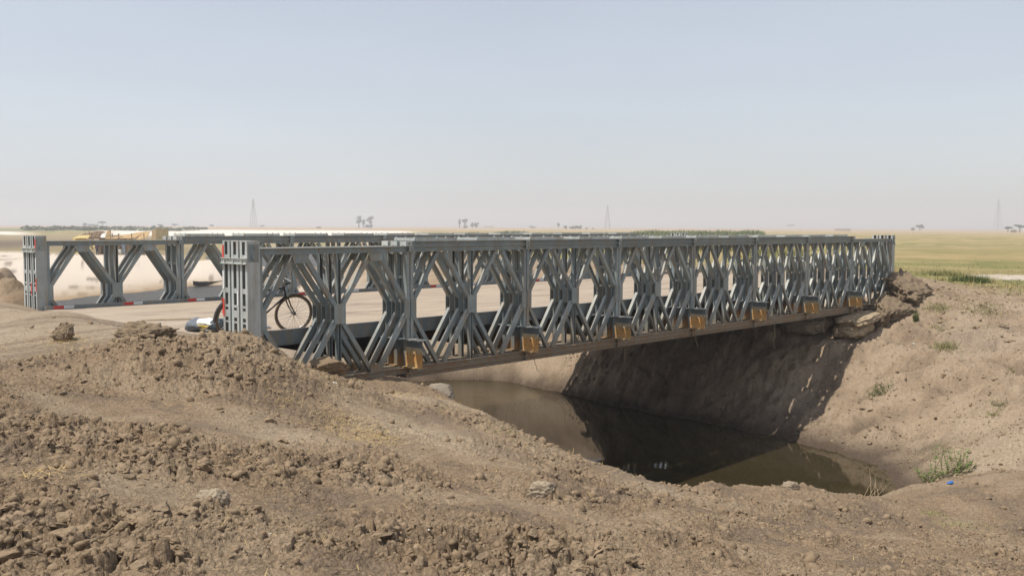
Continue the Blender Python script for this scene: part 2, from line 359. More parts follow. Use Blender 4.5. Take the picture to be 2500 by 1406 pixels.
def base_z(x, y, want=False):
    rr = np.hypot(x-CAM[0], y-CAM[1])
    dr = sdist(x, y, RIVER)
    nearroad = np.exp(-np.clip(np.abs(y-4.5)-5.5, 0, None)**2/60.0)*sstep(40, 28, x)
    right = sstep(13, 19, x-.35*np.clip(y-8, 0, None))
    plain = (-.35+.85*right)*(1-sstep(150, 500, rr)) + 0.05*fbm(x/40, y/40, 3, 5)
    pen = sstep(-4, 0, x)*sstep(12, 14.0, y)*sstep(34, 27, y)*(1-right)
    plain = plain*(1-pen)-.15*pen
    plain = plain*(1-nearroad)+0.86*nearroad
    plain = np.where((dr > 0) & (pen > .3), np.minimum(plain, -.1), plain)
    slope = 0.085+0.5*np.clip(nearroad*1.2, 0, 1)+1.5*right*sstep(120, 60, rr)+.8*pen
    wob = dr+sstep(0, 4, rr-30)*1.2*fbm(x/6, y/6, 3, 11)
    up = np.clip(wob, -8, None)*slope
    far = WATER + np.where(wob < 0, np.maximum(wob*0.25, -1.4), (plain-WATER)*(1-np.exp(-np.maximum(up, 0)/np.maximum(plain-WATER, .2))))
    wn = sstep(15, 9.5, y)*sstep(46, 30, x)*sstep(-34, -20, x)
    z = far.copy(); k = wn > 0
    if np.any(k): z[k] = near_z(x[k], y[k])*wn[k]+far[k]*(1-wn[k])
    q = at(265, 622, -.75); d2 = (x-q[0])**2+(y-q[1])**2                                # trodden level stand of the reed shelter
    z = z+(-.75-z)*np.exp(-(d2/110.0)**2)*(dr > 0)
    # dirt heaps along the far edge of the approach
    for (u, v, zz, rad, h) in HEAPS:
        q = at(u, v, zz); d2 = (x-q[0])**2+(y-q[1])**2
        z = z+np.maximum(h-z, 0)*np.exp(-d2/(rad*rad))
    if want: return z, dr, rr
    return z
HEAPS = [(28, 716, .9, 1.0, 1.15), (-30, 708, .9, 1.6, 1.5), (12, 700, .8, 1.2, 1.35), (55, 722, .9, .9, 1.0),
         (1450, 1168, -.48, .45, -.36), (1740, 1208, -.88, .3, -.72), (1800, 1210, -.98, .3, -.90), (1960, 1212, -1.18, .34, -1.04)]

# clod fields: (u, v, z, radius) of rough patches and smooth, trodden patches on the spoil
ROUGH = [(60, 1060, .8, .9), (250, 1090, .75, .9), (420, 1120, .65, .8), (620, 1140, .55, .8), (800, 1150, .45, .7), (950, 1150, .35, .6), (120, 1290, .78, .8), (250, 1360, .75, .7), (60, 1400, .8, .7), (500, 1300, .65, .5),
         (1050, 1330, .5, .55), (1200, 1360, .5, .6), (1330, 1330, .45, .5), (1450, 1380, .4, .5), (100, 860, .95, .8), (330, 850, 1.0, .9), (480, 900, .8, 1.0), (600, 870, .9, 1.0), (650, 940, .55, .9), (40, 980, .85, .6), (1180, 1080, -.1, .6), (1420, 1180, -.2, .5)]
SMOOTH = [(150, 980, .8, .6), (420, 1000, .65, .7), (650, 1040, .5, .7), (850, 1075, .3, .6), (1020, 1100, .1, .8), (1100, 1050, 0, .7), (350, 1215, .72, .4), (650, 1215, .6, .4), (900, 1210, .45, .35), (1250, 1240, .25, .5)]
def _blob(L, x, y):
    s = np.zeros(x.shape)
    for u, v, z, r in L:
        q = at(u, v, z); s = np.maximum(s, np.exp(-((x-q[0])**2+(y-q[1])**2)/(r*r)))
    return s
def rough_mask(x, y):
    fore = sstep(3.5, 1.5, x+0.9*(y+6))*1.0
    m = 0.42+0.35*fbm(x/1.3, y/1.3, 3, 21)
    m = np.clip(m, .05, 1)
    m = np.maximum(m, 1.15*_blob(ROUGH, x, y)); m = m*(1-.85*_blob(SMOOTH, x, y))
    m = m*(1-.38*sstep(-.5, 2.0, x+.5*y))
    bank = sstep(12, 15, x)*sstep(40, 27, x)
    m = np.maximum(m, bank*np.clip(.42+.45*fbm(x/1.8, y/1.8, 3, 25), 0, .9))
    return np.clip(m, 0.0, 1.15)
def relief(x, y, dr, rr):
    """small-scale shape: clods, crust, tracks; fades with distance"""
    road = sstep(-.5, .6, y)*sstep(10.2, 9, y)*sstep(2.0, -.5, x)
    road = np.maximum(road, sstep(-.3, .8, y)*sstep(10, 9, y)*sstep(24, 25.5, x))
    near = sstep(70, 22, rr)
    R = np.maximum(rough_mask(x, y), .9*_blob([(20, 710, .9, 2.2), (-30, 705, .9, 2.6)], x, y))*(1-road*.92)*sstep(-.6, .2, dr)
    wx = x+.05*fbm(x*5, y*5, 2, 31)+.012*fbm(x*22, y*22, 2, 33); wy = y+.05*fbm(x*5, y*5, 2, 37)+.012*fbm(x*22, y*22, 2, 39)
    h = .07*fbm(x/1.6, y/1.6, 4, 41)*(1-road*.7)+.030*fbm(x*3, y*3, 5, 43, .55)*(.2+.8*R)
    for sc, am, sd in ((.50, .050, 51), (.24, .062, 61), (.125, .048, 71), (.066, .030, 81), (.036, .015, 86)):
        k = np.clip((R-(.40 if sc > .3 else .25 if sc > .2 else .12 if sc > .1 else .02))*1.7, 0, 1)
        if sc > .05:
            f1, f2, cr, pl = worley_plates(wx/sc, wy/sc, sd)
            up = np.clip(pl-.35, 0, 1.1)*np.clip((f2-f1)/.22, 0, 1)**.6
        else:
            f1, f2, cr = worley(wx/sc, wy/sc, sd); up = np.sqrt(np.clip(1-(f1/.78)**2, 0, 1))*cr
        h = h+am*up*k-am*(.75 if sc < .2 else .4)*np.exp(-((f2-f1)/.09)**2)*k*np.clip((cr-.2)*2, 0, 1)
    # cracked, undercut chunk in the middle foreground
    C = _blob([(1120, 1340, .5, .5), (1260, 1370, .5, .55), (1400, 1370, .42, .4), (880, 1290, .5, .3)], x, y)
    f1, f2, cr = worley(wx/.16+3, wy/.16, 91)
    h = h+C*(.09*cr-.10*(1-np.clip((f2-f1)/.2, 0, 1)))
    h = h*near
    h = h+road*.02*fbm(x/2.5, y*1.4, 3, 97)*near
    # eroded gullies on the far bank
    bank = sstep(14, 17, x)*sstep(26, 21, x)*sstep(12, 8, y)
    h = h+bank*(.12*fbm(x/1.3, y/1.1, 4, 101, .6)+.06*fbm(x*2.2, y*2.2, 4, 103, .65)-.07*np.abs(fbm(x*.55, y*1.3, 3, 107)))
    return h
def relief_near(x, y, dr, rr):
    h = np.zeros(x.shape); k = rr < 72
    if np.any(k): h[k] = relief(x[k], y[k], dr[k], rr[k])
    return h
def ground_z(x, y):
    x = np.atleast_1d(np.asarray(x, float)); y = np.atleast_1d(np.asarray(y, float))
    z, dr, rr = base_z(x, y, True)
    return z+relief_near(x, y, dr, rr)
def hit(u, v, tmax=4000.0):
    """where the sight line of a pixel meets the ground"""
    d = ray(u, v); t = np.concatenate([np.arange(3, 60, .05), np.geomspace(60, tmax, 1500)])
    P = CAM[None, :]+t[:, None]*d[None, :]; g = base_z(P[:, 0], P[:, 1])
    k = np.argmax(P[:, 2] <= g) if np.any(P[:, 2] <= g) else len(t)-1
    return np.array([P[k, 0], P[k, 1], g[k]])

# polar sheet around the camera's foot, fine inside the view, coarse outside
th = np.concatenate([np.radians(np.arange(-34.0, 34.001, 0.08)), np.radians(np.arange(36.0, 325.0, 2.5))])+YAW
r_ = [0.4, .9, 1.5, 2.1, 2.7, 3.2]
while r_[-1] < 9000:
    r = r_[-1]; r_.append(r+min(max(.0125, r*r/3100.0), .09 if 18 < r < 34 else 9e9, r*.06))
rad = np.array(r_)
RR, TH = np.meshgrid(rad, th, indexing='ij')
GX = (CAM[0]+RR*np.sin(TH)).ravel(); GY = (CAM[1]+RR*np.cos(TH)).ravel()
GZ, GD, GR = base_z(GX, GY, True)
GZ = GZ+relief_near(GX, GY, GD, GR)
nr, nth = len(rad), len(th)
idx = np.arange(nr*nth).reshape(nr, nth)
a = idx[:-1, :]; b = idx[1:, :]
quads = np.stack([a, np.roll(a, -1, 1), np.roll(b, -1, 1), b], -1).reshape(-1, 4)
gm = bpy.data.meshes.new('ground')
gm.vertices.add(nr*nth); gm.vertices.foreach_set('co', np.stack([GX, GY, GZ], -1).ravel().astype(np.float32))
nq = len(quads); gm.loops.add(nq*4); gm.polygons.add(nq)
gm.loops.foreach_set('vertex_index', quads.ravel()[::1].astype(np.int32))
gm.polygons.foreach_set('loop_start', np.arange(0, nq*4, 4, dtype=np.int32))
gm.polygons.foreach_set('use_smooth', np.ones(nq, bool)); gm.update(calc_edges=True)
if gm.polygons[nq//2].normal.z < 0: gm.flip_normals()

# ground colour (albedo of the soils, sands and grasses that lie there)
def LC(c, c2, t): return c+(np.array(c2, np.float32)-c)*t[:, None]
def flat(c, n): return np.tile(np.array(c, np.float32), (n, 1))
def near_color(x, y, z, dr, rr):
    n = len(x); n1 = fbm(x/1.1, y/1.1, 3, 201); n2 = fbm(x/5, y/5, 3, 203); n4 = fbm(x*4, y*4, 2, 207)
    C = flat((.262, .192, .124), n)
    C = LC(C, (.315, .243, .165), sstep(-.1, .5, n1+.35*n2)*.8)                       # pale dust
    C = LC(C, (.19, .145, .103), sstep(.05, .6, -n1+.4*n4)*.75)                      # darker clay
    pale = _blob([(2420, 930, -.6, 1.6), (1080, 1070, 0, .9), (700, 1040, .5, .6), (1600, 1215, -.6, .5), (2350, 905, -.8, 1.2), (1150, 1010, -.3, .7), (1000, 980, 0, .6)], x, y)
    C = LC(C, (.39, .315, .225), np.clip(pale*.75+.2*n1*pale, 0, 1))
    C = LC(C, (.25, .20, .15), sstep(.2, .7, _blob([(2420, 760, .2, 1.6), (2350, 690, .4, 1.8), (1950, 700, .9, 1.0)], x, y)+.3*n1))
    bank = sstep(11, 14, x)*sstep(45, 30, x)
    C = LC(C, (.375, .295, .21), bank*np.clip(.62+.5*n1+.2*n4, 0, 1)*.85)              # lighter silt of the far bank
    road = sstep(-.6, .5, y)*sstep(10.5, 9.2, y)*np.maximum(sstep(1.5, -1, x), sstep(24, 25, x)*sstep(29, 26, x+.6*n2))
    rc = LC(flat((.35, .28, .20), n), (.245, .19, .135), sstep(-.05, .55, fbm(x/5, y*2.2, 4, 211)))
    rut = np.exp(-((np.abs(y-4.6-.3*np.sin(x/4))-1.6)/.28)**2)+np.exp(-((np.abs(y-3.2)-.95)/.2)**2)*.6
    rc = LC(rc, (.42, .345, .255), np.clip(rut, 0, 1)*.55)
    C = C*(1-road[:, None])+rc*road[:, None]
    C = LC(C, (.075, .055, .04), np.clip(.85*np.exp(-np.clip(z-WATER, 0, None)/.12)+.5*sstep(.7, .1, z-WATER+.25*n1), 0, .9))            # wet mud at the waterline
    sand = sstep(14, 22, y)*sstep(300, 140, rr)*sstep(16, 8, x-.55*(y-10))              # river sand beyond the road
    k = sand > 0; xs, ys, zs = x[k], y[k], z[k]
    n3 = fbm(xs/30, ys/30, 3, 205)
    sc = LC(flat((.62, .545, .46), len(xs)), (.52, .435, .35), sstep(0, .6, n3+.5*n2[k]))
    sc = LC(sc, (.14, .115, .09), sstep(.34, .62, .8*fbm(xs/4, ys/2.2, 4, 213)+.22*n1[k]+.3*fbm(xs/1.1, ys/.8, 3, 215))*.75)  # washed-up debris
    sc = LC(sc, (.33, .24, .14), np.clip(1.1*np.exp(-np.clip(zs-WATER, 0, None)/.26), 0, 1))               # damp rim
    C[k] = C[k]*(1-sand[k][:, None])+sc*sand[k][:, None]
    dirt = _blob([(30, 690, .7, 2.2), (-20, 680, .7, 3), (10, 655, .5, 3)], x, y)
    C = LC(C, (.27, .20, .14), np.clip(dirt*1.3, 0, 1))
    return C
def plain_color(x, y, z, rr, C):
    az = np.degrees(np.arctan2(x-CAM[0], y-CAM[1])-YAW); az = (az+180) % 360-180
    n2 = fbm(x/5, y/5, 2, 203); n3 = fbm(x/30, y/30, 4, 205)
    grass = np.maximum(sstep(26, 31, x-.35*np.clip(y, 0, None)-.6*n2)*sstep(-16, 0, y+14+.3*x), sstep(125, 150, rr+8*n3-26*sstep(-10, -16, az)))
    gc = LC(flat((.34, .265, .125), len(x)), (.26, .22, .095), sstep(-.3, .6, fbm(x/25, y/25, 4, 221)))
    gc = LC(gc, (.215, .205, .075), sstep(-.05, .6, fbm(x/18, y/18, 4, 223)+.25*np.exp(-((rr-75)/40)**2)-.12))
    gc = LC(gc, (.40, .31, .155), sstep(.1, .6, fbm(x/6, y/6, 3, 227))*.6); gc = LC(gc, (.16, .155, .06), sstep(.15, .6, fbm(x/3.5, y/3.5, 3, 229))*.45*sstep(140, 60, rr))
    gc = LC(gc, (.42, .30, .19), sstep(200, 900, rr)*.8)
    C = C*(1-grass[:, None])+gc*grass[:, None]
    lr = np.log(rr); wob = fbm(az/6, lr*2, 3, 231)
    for r0, r1, a0, a1, col, amt in ((172, 205, -40, -15, (.24, .19, .10), 1), (205, 260, -40, -21, (.115, .085, .07), .8), (255, 330, -40, -17, (.27, .215, .13), .9),
                   (330, 430, -40, -27.5, (.70, .64, .55), 1), (300, 520, -22.5, -6.5, (.72, .66, .57), 1.0), (150, 230, -15, -7, (.42, .34, .25), .8),
                   (430, 700, -40, -19, (.16, .17, .09), .7), (520, 640, -19, -8, (.36, .27, .19), .8)):
        l2 = lr+.12*wob
        m = sstep(math.log(r0)-.12, math.log(r0)+.04, l2)*sstep(math.log(r1)+.12, math.log(r1)-.04, l2)
        m = m*sstep(a0-1.5, a0+.5, az+.4*n3)*sstep(a1+1.5, a1-.5, az+.4*n3)*amt
        C = LC(C, col, m)
    return C
def ground_color(x, y, z, dr, rr):
    C = flat((.3, .22, .14), len(x)); x = x.astype(np.float32); y = y.astype(np.float32)
    k = rr < 310; C[k] = near_color(x[k], y[k], z[k], dr[k], rr[k])
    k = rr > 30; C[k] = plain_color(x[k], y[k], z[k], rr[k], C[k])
    k = rr < 80
    C[k] = LC(C[k], (.52, .46, .38), sstep(.55, .85, _blob([(2460, 685, .3, 2.6), (2520, 690, .3, 3.0)], x[k], y[k])))
    return np.clip(C*np.array((1.03, 1.005, .985), np.float32), .01, .9)
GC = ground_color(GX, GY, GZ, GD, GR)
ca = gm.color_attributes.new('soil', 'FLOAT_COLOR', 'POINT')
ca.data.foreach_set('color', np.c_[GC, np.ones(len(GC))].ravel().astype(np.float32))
def soil_mat():
    m, n, b = newmat('dry_soil')
    at_ = N(n, 'ShaderNodeAttribute', attribute_name='soil'); g = N(n, 'ShaderNodeNewGeometry')
    t1 = noise_node(n, 14.0, 8, 0.7, vec=g.outputs['Position']); t2 = noise_node(n, 70.0, 4, 0.7, vec=g.outputs['Position'])
    f = ramp(n, t1.outputs['Fac'], [(0.28, (.66, .65, .64)), (0.5, (1, 1, 1)), (0.72, (1.2, 1.19, 1.18))])
    f2 = ramp(n, t2.outputs['Fac'], [(0.3, (.78, .78, .78)), (0.7, (1.14, 1.14, 1.14))])
    c = mix(n, 1.0, at_.outputs['Color'], f.outputs[0], 'MULTIPLY'); c = mix(n, 1.0, c, f2.outputs[0], 'MULTIPLY')
    n.links.new(c, b.inputs['Base Color']); b.inputs['Roughness'].default_value = 0.95
    b.inputs['Specular IOR Level'].default_value = 0.15
    ad = N(n, 'ShaderNodeMath', operation='MULTIPLY_ADD'); n.links.new(t2.outputs['Fac'], ad.inputs[0]); ad.inputs[1].default_value = .35
    n.links.new(t1.outputs['Fac'], ad.inputs[2])
    vo = N(n, 'ShaderNodeTexVoronoi', feature='DISTANCE_TO_EDGE'); vo.inputs['Scale'].default_value = 21.0
    wv_ = N(n, 'ShaderNodeVectorMath', operation='MULTIPLY_ADD'); n.links.new(t1.outputs['Color'], wv_.inputs[0]); wv_.inputs[1].default_value = (.06, .06, .06); n.links.new(g.outputs['Position'], wv_.inputs[2]); n.links.new(wv_.outputs[0], vo.inputs['Vector'])
    cr_ = N(n, 'ShaderNodeMapRange'); cr_.inputs[2].default_value = .12; n.links.new(vo.outputs['Distance'], cr_.inputs[0])
    a2 = N(n, 'ShaderNodeMath', operation='MULTIPLY_ADD'); n.links.new(cr_.outputs[0], a2.inputs[0]); a2.inputs[1].default_value = .35; n.links.new(ad.outputs[0], a2.inputs[2])
    t0 = noise_node(n, 4.0, 7, .68, vec=g.outputs['Position']); a3 = N(n, 'ShaderNodeMath', operation='MULTIPLY_ADD'); n.links.new(t0.outputs['Fac'], a3.inputs[0]); a3.inputs[1].default_value = 1.6; n.links.new(a2.outputs[0], a3.inputs[2])
    bump(n, b, a3.outputs[0], 0.75, 0.04); return m
M['soil'] = soil_mat(); gm.materials.append(M['soil'])
ground = obj('ground', gm); tag(ground, kind='structure')

# ------------------------------------------------------------------ river
def water_mat():
    m, n, b = newmat('muddy_water'); g = N(n, 'ShaderNodeNewGeometry')
    t0 = noise_node(n, .25, 3, .5, vec=g.outputs['Position'])
    c = ramp(n, t0.outputs['Fac'], [(.35, (.030, .023, .010)), (.7, (.040, .031, .014))])
    n.links.new(c.outputs[0], b.inputs['Base Color'])
    b.inputs['Roughness'].default_value = .03; b.inputs['IOR'].default_value = 1.33
    mp = N(n, 'ShaderNodeMapping'); mp.inputs['Scale'].default_value = (1.0, .45, 1); n.links.new(g.outputs['Position'], mp.inputs['Vector'])
    t1 = noise_node(n, 3.0, 4, .6, vec=mp.outputs[0]); t2 = noise_node(n, 1.1, 3, .55, vec=mp.outputs[0])
    sx = N(n, 'ShaderNodeSeparateXYZ'); n.links.new(g.outputs['Position'], sx.inputs[0])
    mr = N(n, 'ShaderNodeMapRange'); mr.inputs[1].default_value = 8; mr.inputs[2].default_value = 45; mr.inputs[3].default_value = .006; mr.inputs[4].default_value = 1.0
    n.links.new(sx.outputs['Y'], mr.inputs[0])
    m2_ = N(n, 'ShaderNodeMapRange'); m2_.inputs[1].default_value = 12; m2_.inputs[2].default_value = 36; m2_.inputs[3].default_value = .03; m2_.inputs[4].default_value = .34
    n.links.new(sx.outputs['Y'], m2_.inputs[0]); n.links.new(m2_.outputs[0], b.inputs['Roughness'])      # wind-ruffled open water beyond the bridge
    u = bump(n, b, t1.outputs['Fac'], .05, .25); n.links.new(mr.outputs[0], u.inputs['Strength'])
    return m
M['water'] = water_mat()
wb = MB(); wv = [(-120, 9, WATER), (3.5, 9, WATER), (3.5, -7.5, WATER), (18.5, -7.5, WATER), (22, 14, WATER), (330, 330, WATER), (-30, 360, WATER), (-160, 160, WATER)]
wb.add(wv, [tuple(range(len(wv)))])
river = wb.build('river', M['water']); tag(river, kind='structure')

# ------------------------------------------------------------------ bridge
PL = 3.048; NP = 8; ZT = 2.2326; CH = .100; ZC0, ZC1 = .97, 1.30; ZM = .5*(ZC0+ZC1)
NEAR_Y = [.08, .33, .58]; FAR_Y = [8.28, 8.53, 8.78]
def channel(dep, fl, t=.009):
    """C section: web at t=0 side, flanges towards +t; depth along s"""
    h = dep/2
    return [(-h, 0), (h, 0), (h, fl), (h-t, fl), (h-t, t), (-h+t, t), (-h+t, fl), (-h, fl)]
def chord_mb(z0, z1, x0=0.004, x1=PL-.004):
    """two channels back to back, flanges outwards"""
    m = MB(); h = (z1-z0); c = (z0+z1)/2
    for s in (-1, 1):
        m.sweep(channel(h, .062, .010), (x0, s*.018, c), (x1, s*.018, c), (0, 0, 1), (0, s, 0))
    for x in (x0, x1-.10):
        m.box(x, x+.10, -.016, .016, z0+.012, z1-.012)
    return m
def member_mb(p0, p1, dep, fl, flip=False):
    """channel between two points of the truss plane, web on the outside"""
    m = MB(); d = np.array((p1[0]-p0[0], 0, p1[1]-p0[1])); d /= np.linalg.norm(d)
    a = np.cross(d, (0, 1, 0)); s = -1 if flip else 1
    m.sweep(channel(dep, fl, .009), (p0[0], -s*fl/2, p0[1]), (p1[0], -s*fl/2, p1[1]), a, (0, s, 0))
    return m
Q1, Q3, MID = PL*.25, PL*.75, PL*.5
zt, zb = ZT-CH, CH
g = .075
DIAG = [((.07, ZM+.10), (Q1-g, zt)), ((Q1+g, zt), (MID-.06, ZM+.12)), ((MID+.06, ZM+.12), (Q3-g, zt)), ((Q3+g, zt), (PL-.07, ZM+.10)),
        ((.07, ZM-.10), (Q1-g, zb)), ((Q1+g, zb), (MID-.06, ZM-.12)), ((MID+.06, ZM-.12), (Q3-g, zb)), ((Q3+g, zb), (PL-.07, ZM-.10))]
mesh_top = chord_mb(ZT-CH, ZT).mesh('top_chord', M['steel'])
mesh_bot = chord_mb(0, CH).mesh('bottom_chord', M['steel_mud'])
mesh_diag = [member_mb(p, q, .076, .074).mesh('diagonal', M['steel']) for p, q in DIAG]
mesh_vert = []
for x, dep in ((.045, .07), (MID, .065), (PL-.045, .07)):
    mesh_vert.append(member_mb((x, zb), (x, zt), dep, .09, flip=(x == MID)).mesh('vertical', M['steel']))
mesh_gus = []
for x0, x1 in ((.010, .135), (MID-.115, MID+.115), (PL-.135, PL-.010)):
    m = MB(); m.box(x0, x1, -.060, -.050, ZC0, ZC1); m.box(x0, x1, .050, .060, ZC0, ZC1)
    mesh_gus.append(m.mesh('gusset', M['steel']))
mesh_tgus = []
for x in (Q1, Q3):
    for z0, z1, top in ((zt-.14, zt+.012, True), (zb-.012, zb+.11, False)):
        m = MB(); w0 = .17; y = .062
        for s in (-1, 1):
            pr = [(x-w0, z1), (x+w0, z1), (x+w0*.72, z0), (x-w0*.72, z0)] if top else [(x-w0*.8, z0), (x+w0*.8, z0), (x+w0*.8, z1), (x-w0*.8, z1)]
            m.add([(q[0], s*y, q[1]) for q in pr]+[(q[0], s*(y-.01), q[1]) for q in pr], [(0, 1, 2, 3), (7, 6, 5, 4), (0, 4, 5, 1), (1, 5, 6, 2), (2, 6, 7, 3), (3, 7, 4, 0)])
        mesh_tgus.append(m.mesh('gusset', M['steel'] if top else M['steel_mud']))
def one_panel_mesh(endp):
    m = MB()
    for z0, z1 in ((ZT-CH, ZT), (0, CH)):
        c = chord_mb(z0, z1); m.add(c.v, c.f, 0 if z0 > 1 else 1)
    for p, q in DIAG: c = member_mb(p, q, .076, .074); m.add(c.v, c.f)
    for x in (.045, MID, PL-.045): c = member_mb((x, zb), (x, zt), .078, .09); m.add(c.v, c.f)
    for x0, x1 in ((.010, .135), (MID-.115, MID+.115), (PL-.135, PL-.010)): m.box(x0, x1, -.060, .060, ZC0, ZC1)
    if endp:
        for x in (Q1, Q3): m.box(x-.16, x+.16, -.062, .062, zt-.14, zt)
    return m.mesh('truss_panel', [M['steel'], M['steel_mud']])
mesh_panel = [one_panel_mesh(False), one_panel_mesh(True)]

bridge = empty('panel_bridge', (0, 0, 0))
tag(bridge, 'long grey galvanised steel truss panel bridge carrying the dirt road over the muddy channel', 'bridge')
def panel(i, y, detailed):
    endp = i in (0, NP-1)
    if not detailed:
        return obj('truss_panel', mesh_panel[int(endp)], bridge, (i*PL, y, 0))
    e = empty('truss_panel', (i*PL, y, 0), parent=bridge)
    obj('top_chord', mesh_top, e); obj('bottom_chord', mesh_bot, e)
    for me in mesh_vert: obj('vertical', me, e)
    for me in mesh_diag: obj('diagonal', me, e)
    for me in mesh_gus: obj('gusset', me, e)
    if endp:
        for me in mesh_tgus: obj('gusset', me, e)
    return e
for i in range(NP):
    for y in NEAR_Y: panel(i, y, True)
    panel(i, FAR_Y[0], True)
    for y in FAR_Y[1:]: panel(i, y, False)

# chord reinforcement, top and bottom, on the six middle panels; end lugs with pin holes
RH = .086
mesh_rt = chord_mb(ZT+.002, ZT+.002+RH).mesh('chord_reinforcement', M['steel'])
mesh_rb = chord_mb(-.002-RH, -.002).mesh('chord_reinforcement', M['steel_mud'])
def lug_mesh(z0, z1, mat):
    """block with a round hole through it from side to side"""
    m = MB(); n = 16; cx, cz, r = -.05, (z0+z1)/2, .017
    sq = []
    for k in range(n):
        t = 2*math.pi*k/n; c, s_ = math.cos(t), math.sin(t); q = max(abs(c), abs(s_)); sq.append((cx+.075*c/q, cz+(z1-z0)/2*s_/q))
    ci = [(cx+r*math.cos(2*math.pi*k/n), cz+r*math.sin(2*math.pi*k/n)) for k in range(n)]
    for y0, y1 in ((-.085, -.045), (.045, .085)):
        v = [(p[0], y0, p[1]) for p in sq]+[(p[0], y0, p[1]) for p in ci]+[(p[0], y1, p[1]) for p in sq]+[(p[0], y1, p[1]) for p in ci]
        f = []
        for k in range(n):
            j = (k+1) % n; f += [(k, j, n+j, n+k), (2*n+j, 2*n+k, 3*n+k, 3*n+j), (k, 2*n+k, 2*n+j, j), (n+k, n+j, 3*n+j, 3*n+k)]
        m.add(v, f)
    m.box(-.125, .02, -.044, .044, z0+.004, z1-.004)
    return m.mesh('lug', mat)
lug_t = lug_mesh(ZT+.003, ZT+RH, M['steel_sunlit']); lug_b = lug_mesh(-RH, -.003, M['steel_mud'])
for y in NEAR_Y+FAR_Y:
    for i in range(1, NP-1):
        o = obj('chord_reinforcement', mesh_rt, bridge, (i*PL, y, 0)); p = obj('chord_reinforcement', mesh_rb, bridge, (i*PL, y, 0))
        if i == 1: obj('lug', lug_t, o); obj('lug', lug_b, p)
        if i == NP-2:
            obj('lug', lug_t, o, (PL, 0, 0), (0, 0, math.pi)); obj('lug', lug_b, p, (PL, 0, 0), (0, 0, math.pi))
# joint plates and pins on the outer faces
mp_ = MB(); mp_.box(-.055, .055, -.0835, -.0805, 0, CH); mp_.cyl((.03, -.082, CH/2), (.03, -.10, CH/2), .022, 10)
mesh_pin_top = mp_.mesh('joint_plate', M['steel']); mesh_pin_bot = mp_.mesh('joint_plate', M['steel_mud'])
for yy in (NEAR_Y[0], FAR_Y[0]):
    for i in range(1, NP):
        obj('joint_plate', mesh_pin_top, bridge, (i*PL, yy, ZT-CH)); obj('joint_plate', mesh_pin_bot, bridge, (i*PL, yy, 0))
        if 1 < i < NP-1:
            obj('joint_plate', mesh_pin_top, bridge, (i*PL, yy, ZT+.002), scale=(1, 1, RH/CH)); obj('joint_plate', mesh_pin_bot, bridge, (i*PL, yy, -.002-RH), scale=(1, 1, RH/CH))
# bracing frames lying across the three trusses
def frame_mesh():
    m = MB(); L_, W_ = .98, .52
    for s in (-1, 1):
        m.sweep([(-.03, 0), (.03, 0), (.03, .006), (-.024, .006), (-.024, .055), (-.03, .055)] if s < 0 else [(-.03, 0), (.03, 0), (.03, .055), (.024, .055), (.024, .006), (-.03, .006)], (-L_/2, s*W_/2, 0), (L_/2, s*W_/2, 0), (0, 1, 0), (0, 0, 1))
        m.box(s*L_/2-.03, s*L_/2+.03, -W_/2-.02, W_/2+.02, .007, .052)
        for y in (-.25, 0, .25): m.cyl((s*L_/2, y, .05), (s*L_/2, y, .075), .016, 8)
    m.bar((-L_/2+.05, -W_/2, .035), (L_/2-.05, W_/2, .035), .045, .012); m.bar((-L_/2+.05, W_/2, .022), (L_/2-.05, -W_/2, .022), .045, .012)
    return m.mesh('bracing_frame', M['steel_sunlit'])
mf = frame_mesh()
vb = MB()                                       # upright bracing frame between the trusses at each joint
for y in (-.25, .25): vb.box(-.03, .03, y-.02, y+.02, 0, .9)
for z in (0, .42, .85): vb.box(-.028, .028, -.23, .23, z, z+.05)
mvb = vb.mesh('bracing_frame', M['steel'])
for ys in (NEAR_Y, FAR_Y):
    for i in range(1, NP-1):
        for q in (.21, .72): obj('bracing_frame', mf, bridge, (i*PL+q*PL, ys[1], ZT+.002+RH))
    for i in range(1, NP):
        obj('bracing_frame', mvb, bridge, (i*PL-.045, ys[1], 1.24))
# end posts: battened pairs of channels with slots
def post_mesh():
    m = MB(); z0, z1 = 0.0, 2.335
    for s in (-1, 1):
        m.sweep([(-.11, 0), (.11, 0), (.11, -.058), (.099, -.058), (.099, -.010), (-.099, -.010), (-.099, -.058), (-.11, -.058)], (-.11, s*.102, z0), (-.11, s*.102, z1), (1, 0, 0), (0, s, 0))
    for a, b_ in ((2.135, 2.04), (1.62, 1.545), (1.36, 1.325), (1.28, 1.17), (1.11, 1.085), (.75, .64), (.45, .36), (.12, 0)):
        m.box(-.216, -.205, -.046, .046, b_, a); m.box(-.015, -.005, -.046, .046, b_, a)
    m.box(-.222, .002, -.104, .104, z1, z1+.012)
    m.box(-.18, -.04, -.033, .033, 2.11, 2.20)
    return m.mesh('end_post', M['steel_sunlit'])
mpost = post_mesh()
mt = MB(); mt.box(-.245, -.223, -.36, .36, 1.995, 2.085); mt.box(-.268, -.245, -.36, .36, 1.995, 2.003); mt.box(-.268, -.245, -.36, .36, 2.077, 2.085)
for y in (-.25, 0, .25): mt.cyl((-.246, y, 2.04), (-.264, y, 2.04), .018, 8)
mtie = mt.mesh('tie_channel', M['steel_sunlit'])
mplate = MB(); mplate.box(-.20, -.02, -.1065, -.1035, 2.03, 2.30); mplate.cyl((-.11, -.109, 2.1), (-.11, -.128, 2.1), .04, 12); mplate.cyl((-.09, -.109, 2.24), (-.09, -.118, 2.24), .02, 10)
mplate = mplate.mesh('pin_plate', M['steel'])
def strip(par, mat, x, y, z0, z1, w=.035):
    m = MB(); m.box(x-.003, x, y-w/2, y+w/2, z0, z1); obj('reflector', m.mesh('reflector', mat), par)
